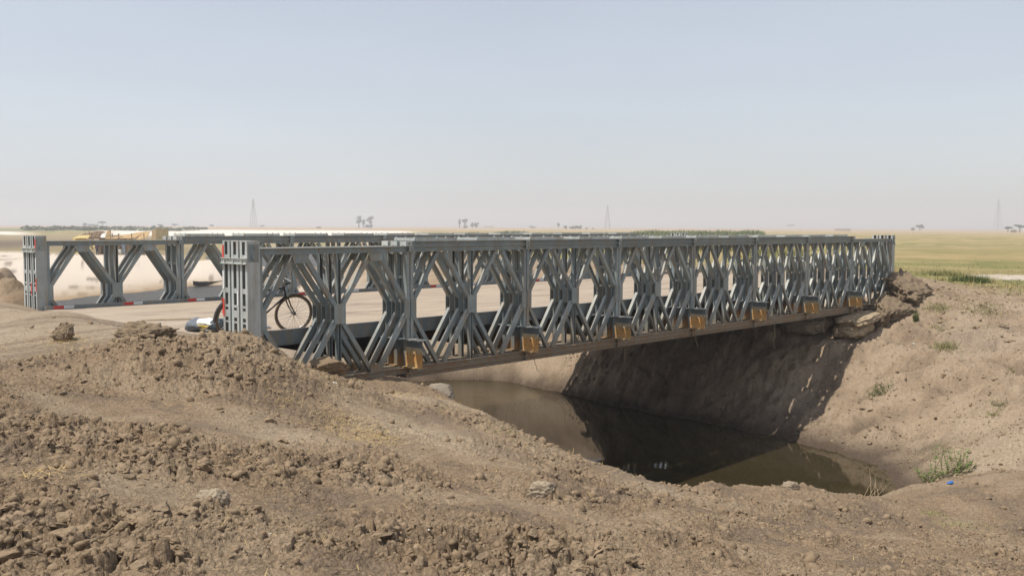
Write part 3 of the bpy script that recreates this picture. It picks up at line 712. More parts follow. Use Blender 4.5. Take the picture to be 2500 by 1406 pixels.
for ys, inner in ((NEAR_Y, 2), (FAR_Y, 0)):
    for k, y in enumerate(ys):
        o = obj('end_post', mpost, bridge, (0, y, 0)); obj('pin_plate', mplate, o)
        s = 1 if inner == 2 else -1
        if k == inner:
            strip(o, M['red'], -.2235, s*.084, 2.02, 2.28, .042); strip(o, M['white'], -.2235, s*.084, 1.60, 1.88, .042); strip(o, M['red'], -.2235, s*.084, 1.18, 1.45, .042)
        if k == 1:
            strip(o, M['white'], -.2235, -.08, 1.36, 1.58, .034)
            if inner == 0: strip(o, M['red'], -.2235, -.08, 1.10, 1.34, .034)
        o2 = obj('end_post', mpost, bridge, (NP*PL, y, 0), (0, 0, math.pi)); obj('pin_plate', mplate, o2, rot=(0, 0, math.pi), loc=(-.22, 0, 0))
    obj('tie_channel', mtie, bridge, (0, ys[1], 0)); obj('tie_channel', mtie, bridge, (NP*PL, ys[1], 0), (0, 0, math.pi))
# transoms
TZ = .104; TD = .50
def transom_mesh():
    m = MB(); y0, y1 = -.36, 9.22; t = .016
    m.box(-.105, .105, y0, y1, TD-t, TD); m.box(-.105, .105, y0, y1, 0, t); m.box(-.006, .006, y0, y1, t, TD-t)
    for y in (.20, .45, .95, 8.0, 8.4, 8.7):
        m.box(-.095, -.006, y-.006, y+.006, t, TD*.72); m.box(.006, .095, y-.006, y+.006, t, TD*.72)
    return m.mesh('transom', M['transom'])
mtr = transom_mesh()
ep = MB(); ep.box(-.022, -.0065, -.354, .06, .018, .36)
ep = ep.mesh('end_plate', M['rustplate'])
bl = MB(); bl.cyl((-.022, -.16, .25), (-.034, -.16, .25), .024, 10); bl.cyl((-.034, -.16, .25), (-.044, -.16, .25), .011, 8); bl = bl.mesh('bolt', M['steel_mud']); ck = MB(); ck.box(-.03, .03, -.395, -.362, .24, .30); ck = ck.mesh('clamp', M['steel_mud'])
fl_ = MB(); fl_.box(-.1055, .1055, -.362, .06, TD, TD+.004); fl_ = fl_.mesh('top_flange', M['steel_sunlit'])
fb_ = MB(); fb_.box(-.104, -.024, -.36, .06, .016, .020); fb_ = fb_.mesh('bottom_flange', M['rustplate'])
for i in range(0, NP+1):
    x = i*PL-.06 if i else .12
    if i == NP: x = NP*PL-.12
    o = obj('transom', mtr, bridge, (x, 0, TZ)); obj('end_plate', ep, o); obj('bolt', bl, o); obj('clamp', ck, o); obj('top_flange', fl_, o); obj('bottom_flange', fb_, o)
# deck units and kerbs, one set for each bay
DZ0, DZ1 = .612, .79
def soil_deck_mat():
    m, n, b = newmat('dust_on_deck'); g_ = N(n, 'ShaderNodeNewGeometry')
    mp = N(n, 'ShaderNodeMapping'); mp.inputs['Scale'].default_value = (.35, 1.5, 1); n.links.new(g_.outputs['Position'], mp.inputs['Vector'])
    t = noise_node(n, 1.2, 7, .68, vec=mp.outputs[0]); t2 = noise_node(n, 25, 4, .6, vec=g_.outputs['Position'])
    c = ramp(n, t.outputs['Fac'], [(.33, (.20, .155, .118)), (.45, (.33, .262, .195)), (.75, (.42, .345, .262))])
    f = ramp(n, t2.outputs['Fac'], [(.3, (.85, .85, .85)), (.7, (1.1, 1.1, 1.1))])
    n.links.new(mix(n, 1.0, c.outputs[0], f.outputs[0], 'MULTIPLY'), b.inputs['Base Color']); b.inputs['Roughness'].default_value = .95
    bump(n, b, t2.outputs['Fac'], .4, .02); return m
M['deckdust'] = soil_deck_mat()
for i in range(NP):
    x0, x1 = i*PL+.003-(.1 if i == 0 else 0), (i+1)*PL-.003+(.1 if i == NP-1 else 0)
    for k in range(7):
        ya = .82+k*(7.22/7); yb = ya+7.22/7-.006
        m = MB(); m.box(x0, x1, ya, yb, DZ0+.1, DZ1)
        for q in (.2, .5, .8):
            yy = ya+(yb-ya)*q; m.box(x0, x1, yy-.06, yy+.06, DZ0, DZ0+.1, 1)
        m.build('deck_unit', [M['deckdust'], M['steel_deck']], bridge)
    for (ya, yb, near) in ((.735, .815, True), (8.045, 8.125, False)):
        m = MB(); m.box(x0, x1, ya, yb, DZ0+.012, .868); m.box(x0, x1, ya-.02 if near else ya+.02, yb-.02 if near else yb+.02, DZ0, DZ0+.012)
        kb = m.build('kerb', M['steel_deck'], bridge)
        for q in (.02, .52):
            for j, mt_ in ((0, M['red']), (1, M['white'])):
                xx = i*PL+q*PL+j*.215; yf = (yb, yb+.003) if near else (ya-.003, ya)
                m = MB(); m.box(xx, xx+.21, yf[0], yf[1], .80, .862); m.build('reflector', mt_, kb)
# dust bank that has drifted against the kerbs
for ya, yb in ((.80, 1.2), (7.7, 8.045)):
    pass
# bearings
for x in (.9, NP*PL-.9):
    for ys in (NEAR_Y, FAR_Y):
        m = MB(); m.box(x-.3, x+.3, ys[0]-.25, ys[2]+.25, -.16, -.095); m.box(x-.16, x+.16, ys[0]-.15, ys[2]+.15, -.095, -.004)
        m.build('bearing', M['steel_mud'], bridge)

# ------------------------------------------------------------------ clods, lumps, stones
from mathutils import noise as mn
def clod_mat(name, c, var=.28):
    m, n, b = newmat(name)
    oi = N(n, 'ShaderNodeObjectInfo'); g_ = N(n, 'ShaderNodeNewGeometry')
    t = noise_node(n, 9, 7, .7, vec=g_.outputs['Position'])
    r = ramp(n, t.outputs['Fac'], [(.28, tuple(q*(1-var) for q in c)), (.72, tuple(q*(1+var) for q in c))])
    hs = N(n, 'ShaderNodeHueSaturation'); mr = N(n, 'ShaderNodeMapRange'); mr.inputs[3].default_value = .88; mr.inputs[4].default_value = 1.1
    n.links.new(oi.outputs['Random'], mr.inputs[0]); n.links.new(mr.outputs[0], hs.inputs['Value']); n.links.new(r.outputs[0], hs.inputs['Color'])
    n.links.new(hs.outputs[0], b.inputs['Base Color']); b.inputs['Roughness'].default_value = .95; b.inputs['Specular IOR Level'].default_value = .15
    t2 = noise_node(n, 45, 5, .7, vec=g_.outputs['Position']); bump(n, b, t2.outputs['Fac'], .6, .02); return m
M['clod'] = clod_mat('dried_mud', (.25, .182, .116), .28); M['clod_grey'] = clod_mat('grey_dried_mud', (.212, .158, .104), .28)
M['stone_pale'] = clod_mat('pale_stone', (.31, .25, .18), .18); M['concrete'] = clod_mat('rough_concrete', (.28, .232, .18), .2); M['sacking'] = clod_mat('mud_stained_sacking', (.37, .285, .185), .3)
M['clod_dark'] = clod_mat('damp_clay', (.185, .142, .105), .35)
def ico(sub):
    bm = bmesh.new(); bmesh.ops.create_icosphere(bm, subdivisions=sub, radius=1.0)
    v = np.array([q.co[:] for q in bm.verts]); f = np.array([[q.index for q in p.verts] for p in bm.faces]); bm.free(); return v, f
ICO = {k: ico(k) for k in (1, 2, 3, 4, 5)}
def lump_verts(v, seed, amp=.35, freq=1.1, facets=7):
    """irregular clod: a sphere hewn by random planes, then roughened"""
    r = random.Random(seed); off = Vector((r.uniform(-50, 50), r.uniform(-50, 50), r.uniform(-50, 50)))
    out = np.array(v, float)
    for i, p in enumerate(v): out[i] = p*(1+amp*.6*mn.noise(Vector(p)*freq+off))
    for _ in range(facets+7):
        d = np.array((r.gauss(0, 1), r.gauss(0, 1), r.gauss(0, .8))); d /= np.linalg.norm(d); h = r.uniform(.42, .82)
        t = out@d; ex = np.clip(t-h, 0, None); out -= .95*ex[:, None]*d
    for i, p in enumerate(v):
        q = Vector(out[i]); out[i] *= 1+amp*.32*mn.noise(q*freq*2.9+off)+amp*.30*mn.noise(q*freq*6.3+off)+amp*.26*mn.noise(q*freq*13+off)+amp*.14*mn.noise(q*freq*25+off)
    return out*1.25
def lump_mesh(name, seed, mat, sub=2, sc=(1, 1, 1), amp=.35, freq=1.1, facets=7, smooth=True):
    v, f = ICO[sub]; w_ = lump_verts(v, seed, amp, freq, facets)*np.array(sc)
    me = bpy.data.meshes.new(name); me.from_pydata(w_.tolist(), [], f.tolist()); me.materials.append(mat)
    if smooth: me.polygons.foreach_set('use_smooth', [True]*len(f))
    me.update(); return me
CL = [lump_mesh('mud_clod', 100+k, M['clod'] if k % 4 else M['clod_grey'], 3, (1, .75, .5 if k % 2 else .36), amp=.6, freq=1.7, facets=9, smooth=False) for k in range(14)]
big = [(78, 1008, 48), (98, 1024, 30), (70, 1066, 46), (168, 1078, 46), (125, 1108, 24), (310, 1084, 28), (232, 1104, 32), (318, 1104, 36), (343, 1124, 38), (368, 1119, 26), (405, 1112, 46),
       (300, 1156, 46), (318, 1176, 52), (345, 1166, 30), (270, 1158, 38), (490, 1140, 42), (514, 1140, 36), (565, 1130, 36), (625, 1150, 40), (640, 1131, 32), (685, 1160, 42), (700, 1148, 30), (738, 1152, 44),
       (685, 1078, 56), (718, 1078, 24), (660, 1032, 52), (530, 955, 32), (500, 962, 28), (365, 838, 36), (550, 950, 24), (47, 1278, 46), (112, 1268, 32), (135, 1305, 62), (190, 1320, 80), (350, 1308, 66),
       (230, 1385, 62), (275, 1362, 60), (125, 1398, 72), (640, 1272, 54), (915, 1196, 50), (880, 1298, 42), (20, 1200, 56), (800, 1145, 40), (840, 1150, 30), (870, 1160, 34), (20, 1045, 40), (110, 960, 34), (205, 1010, 30),
       (1040, 1310, 46), (1110, 1300, 40), (1290, 1300, 44), (1330, 1316, 40), (1240, 1345, 50), (1400, 1350, 52), (1180, 1380, 58), (1060, 1385, 60), (1460, 1320, 40), (1350, 1390, 60), (970, 1330, 44),
       (345, 1190, 30), (455, 1165, 30), (420, 1150, 26), (590, 1168, 26), (545, 1150, 22), (770, 1165, 26), (45, 1330, 40), (300, 1290, 28), (400, 1330, 34), (455, 1390, 40), (560, 1380, 34), (700, 1330, 28), (790, 1390, 34),
       (1590, 1230, 40), (1560, 1300, 26), (1690, 1260, 26), (1660, 1330, 24), (1860, 1290, 20), (1960, 1330, 22), (2080, 1290, 18), (2200, 1340, 22), (1740, 1222, 46), (1850, 1215, 30), (1970, 1225, 30), (2420, 790, 24), (2450, 805, 30), (2390, 800, 20), (2470, 830, 26), (2350, 740, 30), (2300, 770, 22)]
nclod = 0
def put_clod(x, y, size, k):
    global nclod
    o = obj('mud_clod', CL[k % len(CL)], None, (x, y, float(ground_z(x, y)[0])-size*.01), (rnd.uniform(-.3, .3), rnd.uniform(-.3, .3), rnd.uniform(0, 6.28)), (size*.5,)*3)
    d = Vector((x, y, o.location.z))-Vector(CAM); u_ = 1250+FPX*d.dot(Vector(_rt))/d.dot(Vector(_fw)); v_ = 703-FPX*d.dot(Vector(_up))/d.dot(Vector(_fw))
    if x > 10: zone = 'on the far bank slope beyond the pool'
    elif v_ < 960: zone = 'on the mound beside the near bridge end' if u_ > 330 else 'on the rough crest beside the road'
    elif v_ < 1215: zone = ('in the left half of the middle clod row' if u_ < 420 else 'in the right half of the middle clod row') if u_ < 960 else 'on the worn lip above the pool'
    else: zone = 'in the bottom left corner' if u_ < 480 else 'low in the picture, left of centre' if u_ < 920 else 'in the cracked bottom-centre crust' if u_ < 1560 else 'on the crumbly lower right slope'
    px_ = size*FPX/d.length; word = 'big' if px_ > 44 else 'fist-sized' if px_ > 26 else 'small'
    tag(o, word+' clod of dried brown mud '+zone, 'clod', 'clods '+zone); nclod += 1
for k, (u, v, s) in enumerate(big):
    q = hit(u, v); put_clod(q[0], q[1], s*np.linalg.norm(q-CAM)/FPX*.82, k)
# scatter: candidates over the spoil, weighted by roughness; the largest stay single things
rs = np.random.RandomState(3)
NC = 150000
tr = 3.4+(26-3.4)*rs.rand(NC)**.75; ta = YAW+np.radians(rs.uniform(-33, 33, NC))
cx_, cy_ = CAM[0]+tr*np.sin(ta), CAM[1]+tr*np.cos(ta)
bz, dd, rr_ = base_z(cx_, cy_, True)
Rm = rough_mask(cx_, cy_)
okk = (bz > WATER+.1) & (dd > .3) & ~((cy_ > -.35) & (cx_ > -1.2)) & (rs.rand(NC) < np.clip(Rm**1.6, .03, 1)*.7)
okk &= ~((cy_ > .3) & (rs.rand(NC) < .93))
cx_, cy_, tr, Rm = cx_[okk], cy_[okk], tr[okk], Rm[okk]
sz = np.clip(.017*(1-rs.rand(len(cx_)))**(-.48), .017, .11)*(.75+.5*Rm)
sz = np.maximum(sz, .0011*tr)
order = np.argsort(-sz/tr)
for k in order[:300-nclod]: put_clod(cx_[k], cy_[k], sz[k]*1.1, int(k))
rest = order[300-nclod:] if nclod < 300 else order[max(0, 300-len(big)):]
rest = rest[:60000]
zc = ground_z(cx_[rest], cy_[rest])
V1, F1 = ICO[1]; V0 = np.array([(0, 0, 1), (.9, 0, .1), (.28, .85, 0), (-.72, .53, .1), (-.72, -.53, -.05), (.28, -.85, .1), (0, 0, -.8)]); F0 = np.array([(0, 1, 2), (0, 2, 3), (0, 3, 4), (0, 4, 5), (0, 5, 1), (6, 2, 1), (6, 3, 2), (6, 4, 3), (6, 5, 4), (6, 1, 5)])
def scatter_mesh(name, ids, V, F, x, y, z, size, mat, flat_=(.45, .8), jit=.22, smooth=False):
    n = len(x); a_ = rs.rand(n)*6.283; ca_, sa_ = np.cos(a_), np.sin(a_)
    P = V[None]*(1+jit*(rs.rand(n, len(V), 1)-.5)*2)
    P = P*np.stack([np.ones(n), rs.uniform(.6, 1, n), rs.uniform(*flat_, n)], -1)[:, None, :]
    tx = rs.uniform(-.4, .4, n)[:, None]; P[:, :, 2] += P[:, :, 0]*tx
    X = (P[:, :, 0]*ca_[:, None]-P[:, :, 1]*sa_[:, None])*size[:, None]*.5+x[:, None]
    Y = (P[:, :, 0]*sa_[:, None]+P[:, :, 1]*ca_[:, None])*size[:, None]*.5+y[:, None]
    Z = P[:, :, 2]*size[:, None]*.5+z[:, None]
    me = bpy.data.meshes.new(name); nv = n*len(V); nf = n*len(F)
    me.vertices.add(nv); me.vertices.foreach_set('co', np.stack([X, Y, Z], -1).ravel().astype(np.float32))
    me.loops.add(nf*3); me.polygons.add(nf)
    me.loops.foreach_set('vertex_index', (F[None]+(np.arange(n)*len(V))[:, None, None]).ravel().astype(np.int32))
    me.polygons.foreach_set('loop_start', np.arange(0, nf*3, 3, dtype=np.int32)); me.materials.append(mat)
    if smooth: me.polygons.foreach_set('use_smooth', np.ones(nf, bool))
    me.update(calc_edges=True); return me
nb = 5000
def variants(name, ids, sub, nvar, mat, grow, sink, flat_, amp):
    """several hewn clod shapes shared out over the points, joined into one mesh"""
    V_, F_ = ICO[sub]; P_, Q_, base = [], [], 0; pick = rs.randint(0, nvar, len(ids)); col = []
    for q in range(nvar):
        w_ = lump_verts(V_, 900+q, amp, 1.5, 5); w_ = w_-w_.mean(0); w_ /= np.abs(w_[:, :2]).max(); sel = np.nonzero(pick == q)[0]
        tmp = scatter_mesh('tmp', None, w_, F_, cx_[rest[ids[sel]]], cy_[rest[ids[sel]]], zc[ids[sel]]-sz[rest[ids[sel]]]*sink, sz[rest[ids[sel]]]*grow, mat, flat_=flat_, jit=.05)
        co = np.empty(len(tmp.vertices)*3, np.float32); tmp.vertices.foreach_get('co', co); li = np.empty(len(tmp.loops), np.int32); tmp.loops.foreach_get('vertex_index', li)
        P_.append(co); Q_.append(li+base); base += len(tmp.vertices); bpy.data.meshes.remove(tmp)
    co = np.concatenate(P_); li = np.concatenate(Q_); me = bpy.data.meshes.new(name); me.vertices.add(base); me.vertices.foreach_set('co', co); nf = len(li)//3
    me.loops.add(nf*3); me.polygons.add(nf); me.loops.foreach_set('vertex_index', li); me.polygons.foreach_set('loop_start', np.arange(0, nf*3, 3, dtype=np.int32)); me.materials.append(mat); me.update(calc_edges=True); return me
o = obj('small_clods', variants('small_clods', np.arange(nb), 1, 9, M['clod'], 1.25, .02, (.5, .85), .5))
tag(o, 'fist-sized clods of crumbled mud strewn over the dug-up bank', 'clods', kind='stuff')
o = obj('soil_crumbs', scatter_mesh('soil_crumbs', None, V0, F0, cx_[rest[nb:]], cy_[rest[nb:]], zc[nb:]+sz[rest[nb:]]*.1, sz[rest[nb:]]*1.2, M['clod'], jit=.35))
tag(o, 'fine crumbs of dry soil strewn over the dug-up bank', 'soil crumbs', kind='stuff')

# crumbs and small clods on the far bank
NB = 26000
bx2 = rs.uniform(12.5, 30, NB); by2 = rs.uniform(-11, 9, NB); zb2, db2, rb2 = base_z(bx2, by2, True)
kb = (zb2 > WATER+.06) & (db2 > .2) & ~((bx2 > 20.5) & (by2 > -.1)) & (rs.rand(NB) < np.clip(.15+1.1*rough_mask(bx2, by2), 0, 1)*.8)
bx2, by2 = bx2[kb], by2[kb]; sb2 = np.clip(.030*(1-rs.rand(len(bx2)))**(-.42), .03, .16)
o = obj('bank_crumbs', scatter_mesh('bank_crumbs', None, V0, F0, bx2, by2, ground_z(bx2, by2)+sb2*.05, sb2, M['clod'], jit=.4)); tag(o, 'dry crumbs and small clods strewn down the far bank', 'soil crumbs', kind='stuff')

def lump_at(name, u, v, wpx, hpx, label, cat, mat, seed, dpt=1.0, sink=.25, sub=5, amp=.5, freq=1.6, pos=None, rz=None, facets=4):
    q = hit(u, v) if pos is None else np.array(pos, float); d = np.linalg.norm(q-CAM)/FPX
    me = lump_mesh(name, seed, mat, sub, (wpx*d/2, wpx*d/2*dpt, hpx*d/2), amp, freq, facets)
    o = obj(name, me, None, (q[0], q[1], q[2]+hpx*d/2*(1-2*sink)), (0, 0, -YAW if rz is None else rz)); tag(o, label, cat); return o
lump_at('pale_stone', 532, 1236, 84, 50, 'pale flat-topped stone half buried in the mud at the trodden strip', 'stone', M['stone_pale'], 5, .7, .33)
lump_at('pale_stone', 1318, 1212, 80, 44, 'pale slanting rock on the lip above the pool', 'stone', M['stone_pale'], 8, .6, .3)
lump_at('pointed_stone', 1926, 1198, 44, 22, 'small pale pointed stone on the lip of the near bank above the pool', 'stone', M['stone_pale'], 13, .5, .1, pos=at(1930, 1200, -.93))
lump_at('earth_lump', 160, 830, 46, 40, 'dark earth lump tangled with straw on the crest beside the road', 'earth lump', M['clod_grey'], 14, .8, .15)
lump_at('earth_lump', 340, 826, 130, 46, 'flaky grey earth heap on the crest in front of the sacks', 'earth lump', M['clod_grey'], 15, .7, .3, amp=.5)
lump_at('earth_lump', 800, 905, 80, 50, 'dark earth lump with straw against the near bridge end', 'earth lump', M['clod'], 16, .7, .25, pos=(.95, -.42, .30))
lump_at('concrete_block', 1042, 966, 78, 34, 'broken concrete block at the lip below the bridge bearing', 'concrete block', M['concrete'], 17, .7, .25, amp=.2, pos=(3.15, -.65, -.35))
lump_at('rock', 250, 1300, 60, 40, 'brown rock with an orange tint in the lower clod field', 'rock', M['clod'], 18, .8, .3)
lump_at('earth_lump', 1000, 1345, 10, 8, 'little dark earth lump in the cracked foreground crust', 'earth lump', M['clod_dark'], 19)
# overhanging earth block left standing at the far bridge end
mA = lump_mesh('earth_block', 35, M['clod_grey'], 5, (1.1, .62, .66), .5, 1.5, 2)
oA = obj('earth_block', mA, None, (24.7, -.42, .38), (0, .12, .1)); tag(oA, 'dark undercut block of earth standing against the far bridge end', 'earth block')
mA2 = lump_mesh('earth_block', 24, M['clod_grey'], 5, (1.1, .5, .42), .5, 1.6, 2)
oA2 = obj('earth_block', mA2, None, (22.9, -.6, -.02), (0, -.25, .05)); tag(oA2, 'lower slumped part of the earth block beside the last transom', 'earth block')
# sacking-wrapped blocks under the far bearing
def sack_mesh(name, seed, mat, sx, sy, sz, sub=5):
    v, f = ICO[sub]; q = np.sign(v)*np.abs(v)**.6; off = Vector((seed*3.1, seed*1.7, 0)); o_ = np.empty_like(v)
    for i, p in enumerate(q):
        t = Vector(p); k = .14*mn.noise(t*1.4+off)+.16*abs(mn.noise(t*2.6+off))-.14*abs(mn.noise(Vector((t.x*3.5, t.y*3.5, t.z*1.2))+off))+.05*mn.noise(t*9+off); o_[i] = p*(1+k)
    o_ *= np.array((sx, sy, sz)); o_[:, 2] -= .10*sz*o_[:, 0]**2
    me = bpy.data.meshes.new(name); me.from_pydata(o_.tolist(), [], f.tolist()); me.materials.append(mat); me.polygons.foreach_set('use_smooth', [True]*len(f)); me.update(); return me
for k, (x, y, z, sx, sy, sz_, ry, lab, mt_) in enumerate(((21.35, -.22, -.24, .92, .55, .13, -.10, 'flat tan sandbag directly under the far end of the bottom chord', M['sacking']),
        (21.3, -.14, -.56, .85, .5, .22, -.08, 'thick bulging sandbag beneath the flat one at the far bearing', M['sacking']),
        (22.85, -.42, -.30, .48, .34, .16, .1, 'small crumpled tan sandbag beside the flat one at the far bearing', M['sacking']),
        (21.0, 1.3, -.45, .9, .75, .28, -.1, 'shaded sandbag further in under the far bridge end', M['concrete']))):
    o = obj('sandbag', sack_mesh('sandbag', 40+k, mt_, sx, sy, sz_), None, (x, y, z), (0, ry, .05*k)); tag(o, lab, 'sandbag')

# ------------------------------------------------------------------ things on and by the road
def bicycle():
    root = empty('bicycle', (1.22, .98, .768), 0.0)
    tag(root, 'old black bicycle leaning against the inside of the near truss behind the end posts', 'bicycle')
    root.rotation_euler = (math.radians(12), 0, 0)         # leans towards the truss (-Y)
    R = .335; wb_ = 1.12
    def wheel(x, rz):
        w_ = empty('wheel', (x, 0, R+.012), rz, root)
        MB().torus((0, 0, 0), (0, 1, 0), R-.022, .024, 44, 10).build('tyre', M['rubber'], w_, smooth=True)
        MB().torus((0, 0, 0), (0, 1, 0), R-.047, .010, 44, 6).build('rim', M['chrome'], w_, smooth=True)
        m = MB(); m.cyl((0, -.05, 0), (0, .05, 0), .016, 10); m.cyl((0, -.035, 0), (0, -.03, 0), .03, 10); m.cyl((0, .03, 0), (0, .035, 0), .03, 10); m.build('hub', M['chrome'], w_)
        m = MB()
        for k in range(28):
            t = 2*math.pi*k/28; t2 = t+(.5 if k % 4 < 2 else -.5); y = .032 if k % 2 else -.032
            m.bar((.028*math.cos(t2), y, .028*math.sin(t2)), ((R-.05)*math.cos(t), 0, (R-.05)*math.sin(t)), .0035, .0035)
        o = m.build('spokes', M['chrome'], w_); tag(o, kind='stuff'); return w_
    wheel(0, -.22); wheel(-wb_, 0)
    hub = np.array((0, 0, R+.012)); rh = np.array((-wb_, 0, R+.012)); bb = np.array((-.66, 0, .29)); st = np.array((-.83, 0, .80)); hd0 = np.array((-.20, 0, .66)); hd1 = np.array((-.255, 0, .83))
    m = MB()
    for a_, b_ in ((bb, st), (st+(.02, 0, -.05), hd1+(0, 0, -.03)), (bb, hd0), (hd0, hd1)): m.tube([a_, b_], .016, 8)
    for s in (-1, 1):
        m.tube([bb+(0, s*.03, 0), rh+(0, s*.06, 0)], .010, 6); m.tube([st+(0, s*.015, -.04), rh+(0, s*.06, 0)], .009, 6)
    m.build('frame', M['bikeblack'], root, smooth=True)
    m = MB()
    for s in (-1, 1): m.tube([hd0+(0, s*.015, 0), hd0+(.04, s*.05, -.06), hd0+(.09, s*.055, -.16), hub+(-.045, s*.06, .06), hub+(0, s*.06, 0)], [.013, .013, .012, .010, .009], 8)
    m.build('fork', M['bikeblack'], root, smooth=True)
    m = MB(); m.tube([hd1, hd1+(-.015, 0, .10)], .013, 8); m.tube([hd1+(-.16, -.27, .11), hd1+(-.05, -.25, .13), hd1+(.04, -.10, .12), hd1+(.04, .10, .12), hd1+(-.05, .25, .13), hd1+(-.16, .27, .11)], .011, 8)
    m.build('handlebar', M['chrome'], root, smooth=True)
    for s in (-1, 1): MB().tube([hd1+(-.16, s*.27, .11), hd1+(-.06, s*.253, .128)], .016, 8).build('grip', M['bikeblack'], root)
    MB().tube([st+(-.14, 0, .10), st+(-.06, 0, .115), st+(.06, 0, .105), st+(.14, 0, .10)], [.085, .075, .035, .02], 10).build('saddle', M['bikeblack'], root, smooth=True)
    MB().tube([st, st+(-.02, 0, .09)], .012, 8).build('seat_post', M['chrome'], root)
    m = MB()
    for y in (-.06, 0, .06): m.bar((-wb_-.2, y, .74), (-.86, y, .74), .012, .012)
    for x in (-wb_-.19, -.98): m.bar((x, -.07, .74), (x, .07, .74), .012, .012)
    for s in (-1, 1): m.bar((-wb_-.1, s*.07, .74), rh+(0, s*.065, 0), .010, .010)
    m.build('rear_rack', M['bikeblack'], root)
    m = MB(); m.cyl(bb+(0, -.05, 0), bb+(0, -.045, 0), .09, 20); m.tube([bb+(0, -.055, 0), bb+(.11, -.06, -.12)], .008, 6); m.tube([bb+(0, .055, 0), bb+(-.11, .06, .12)], .008, 6)
    m.box(bb[0]+.06, bb[0]+.16, -.14, -.065, bb[2]-.135, bb[2]-.11); m.box(bb[0]-.16, bb[0]-.06, .065, .14, bb[2]+.11, bb[2]+.135)
    m.build('crank', M['chrome'], root)
    for x, c in ((0, hub), (-wb_, rh)):
        pts = [c+((R+.022)*math.cos(t), 0, (R+.022)*math.sin(t)) for t in np.linspace(.95 if x == 0 else .6, 2.6 if x == 0 else 3.3, 14)]
        m = MB()
        for i in range(13): m.bar(pts[i], pts[i+1], .05, .003, up=(0, 1, 0)) if False else m.bar(pts[i], pts[i+1], .048, .004, up=tuple((pts[i]-c)/np.linalg.norm(pts[i]-c)))
        m.build('mudguard', M['bikeblack'], root)
bicycle()
# red cloth draped over the carrier
def drape(name, p0, p1, drop, mat, seed, nx=8, nz=12, sway=.05):
    m = MB(); v = []; f = []; p0 = np.array(p0, float); p1 = np.array(p1, float); d = p1-p0; nrm = np.cross(d/np.linalg.norm(d), (0, 0, 1))
    for j in range(nz+1):
        for i in range(nx+1):
            t = i/nx; s = j/nz
            q = p0+d*(t*(1-.25*s)+.1*s)+np.array((0, 0, -drop*s*(1-.25*abs(t-.6))))+nrm*(sway*math.sin(3.2*t+seed)*s+.03*math.sin(9*t+5*s+seed))
            v.append(q)
    for j in range(nz):
        for i in range(nx): a_ = j*(nx+1)+i; f.append((a_, a_+1, a_+nx+2, a_+nx+1))
    m.add(v, f); me = m.mesh(name, mat, smooth=True); o = obj(name, me)
    md = o.modifiers.new('thickness', 'SOLIDIFY'); md.thickness = .006; return o
o = drape('red_cloth', (-.07, 1.00, 1.42), (.08, .92, 1.44), .28, M['redcloth'], 1.0, sway=.05); tag(o, 'red cloth hanging from the bicycle carrier behind the near end posts', 'cloth')
# sacks on the ground
bd = hit(495, 800); bx_, by_ = .22, 2.05
sk = empty('sack_bundle', (bx_, by_, .86), -YAW); tag(sk, 'bundle of dark tarpaulin, grey sack and yellow-white bag lying on the road edge', 'bundle')
obj('grey_sack', lump_mesh('grey_sack', 61, M['greysack'], 3, (.20, .19, .105), .3, 1.6, 5), sk, (-.16, -.02, .05))
obj('printed_bag', lump_mesh('printed_bag', 62, M['whitebag'], 3, (.17, .16, .09), .35, 1.8, 6), sk, (.06, -.06, .06))
obj('yellow_print', lump_mesh('yellow_print', 62, M['yellow'], 3, (.12, .165, .045), .35, 1.8, 6), sk, (.03, -.068, .03))
obj('tarpaulin', lump_mesh('tarpaulin', 64, M['tarp'], 3, (.24, .22, .13), .45, 1.8, 8), sk, (.20, .07, .05))
q0, q1 = at(345, 782, .875), at(520, 779, .88)
m = MB(); m.tube([q0, q0*.5+q1*.5+(0, 0, .01), q1], .012, 6); o = m.build('bamboo_pole', M['bamboo'], smooth=True); tag(o, 'thin pale pole lying on the road behind the sack bundle', 'pole')
q0, q1 = at(405, 813, .93), at(540, 797, .95)
m = MB(); m.tube([(-1.35, -.75, 1.0), (-.95, -.55, 1.02), (-.55, -.35, 1.0)], .010, 6); o = m.build('dry_stalk', M['bamboo'], smooth=True); tag(o, 'straw-coloured stalk lying on the crest in front of the sack bundle', 'stalk')
# litter
def litter(name, u, v, s, mat, label, seed, z=.02):
    q = hit(u, v); zz = float(ground_z(q[0], q[1])[0]); d = np.linalg.norm(q-CAM)/FPX
    o = obj(name, lump_mesh(name, seed, mat, 2, (s*d/2, s*d/2*.7, s*d/2*.45), .6, 2.2, 8, False), None, (q[0], q[1], zz+z), (0, 0, seed)); tag(o, label, 'litter'); return o
M['bluebag'] = simple('blue_plastic', (.03, .12, .38), .4, var=.3)
litter('paper_scrap', 816, 945, 14, M['whitebag'], 'scrap of white paper below the near bridge end', 71)
litter('plastic_bag', 2322, 1172, 18, M['bluebag'], 'crumpled blue plastic bag under the leafy weed by the pool', 72)
litter('paper_scrap', 2230, 850, 9, M['whitebag'], 'small white scrap on the far bank slope', 73)
litter('shell', 1048, 1316, 8, M['whitebag'], 'tiny white snail shell in the foreground crust', 74)
litter('shell', 660, 1330, 8, M['whitebag'], 'tiny white shell low in the clod field', 75)
litter('paper_scrap', 520, 952-115, 7, M['whitebag'], 'tiny pale scrap on the mound below the sacks', 76)
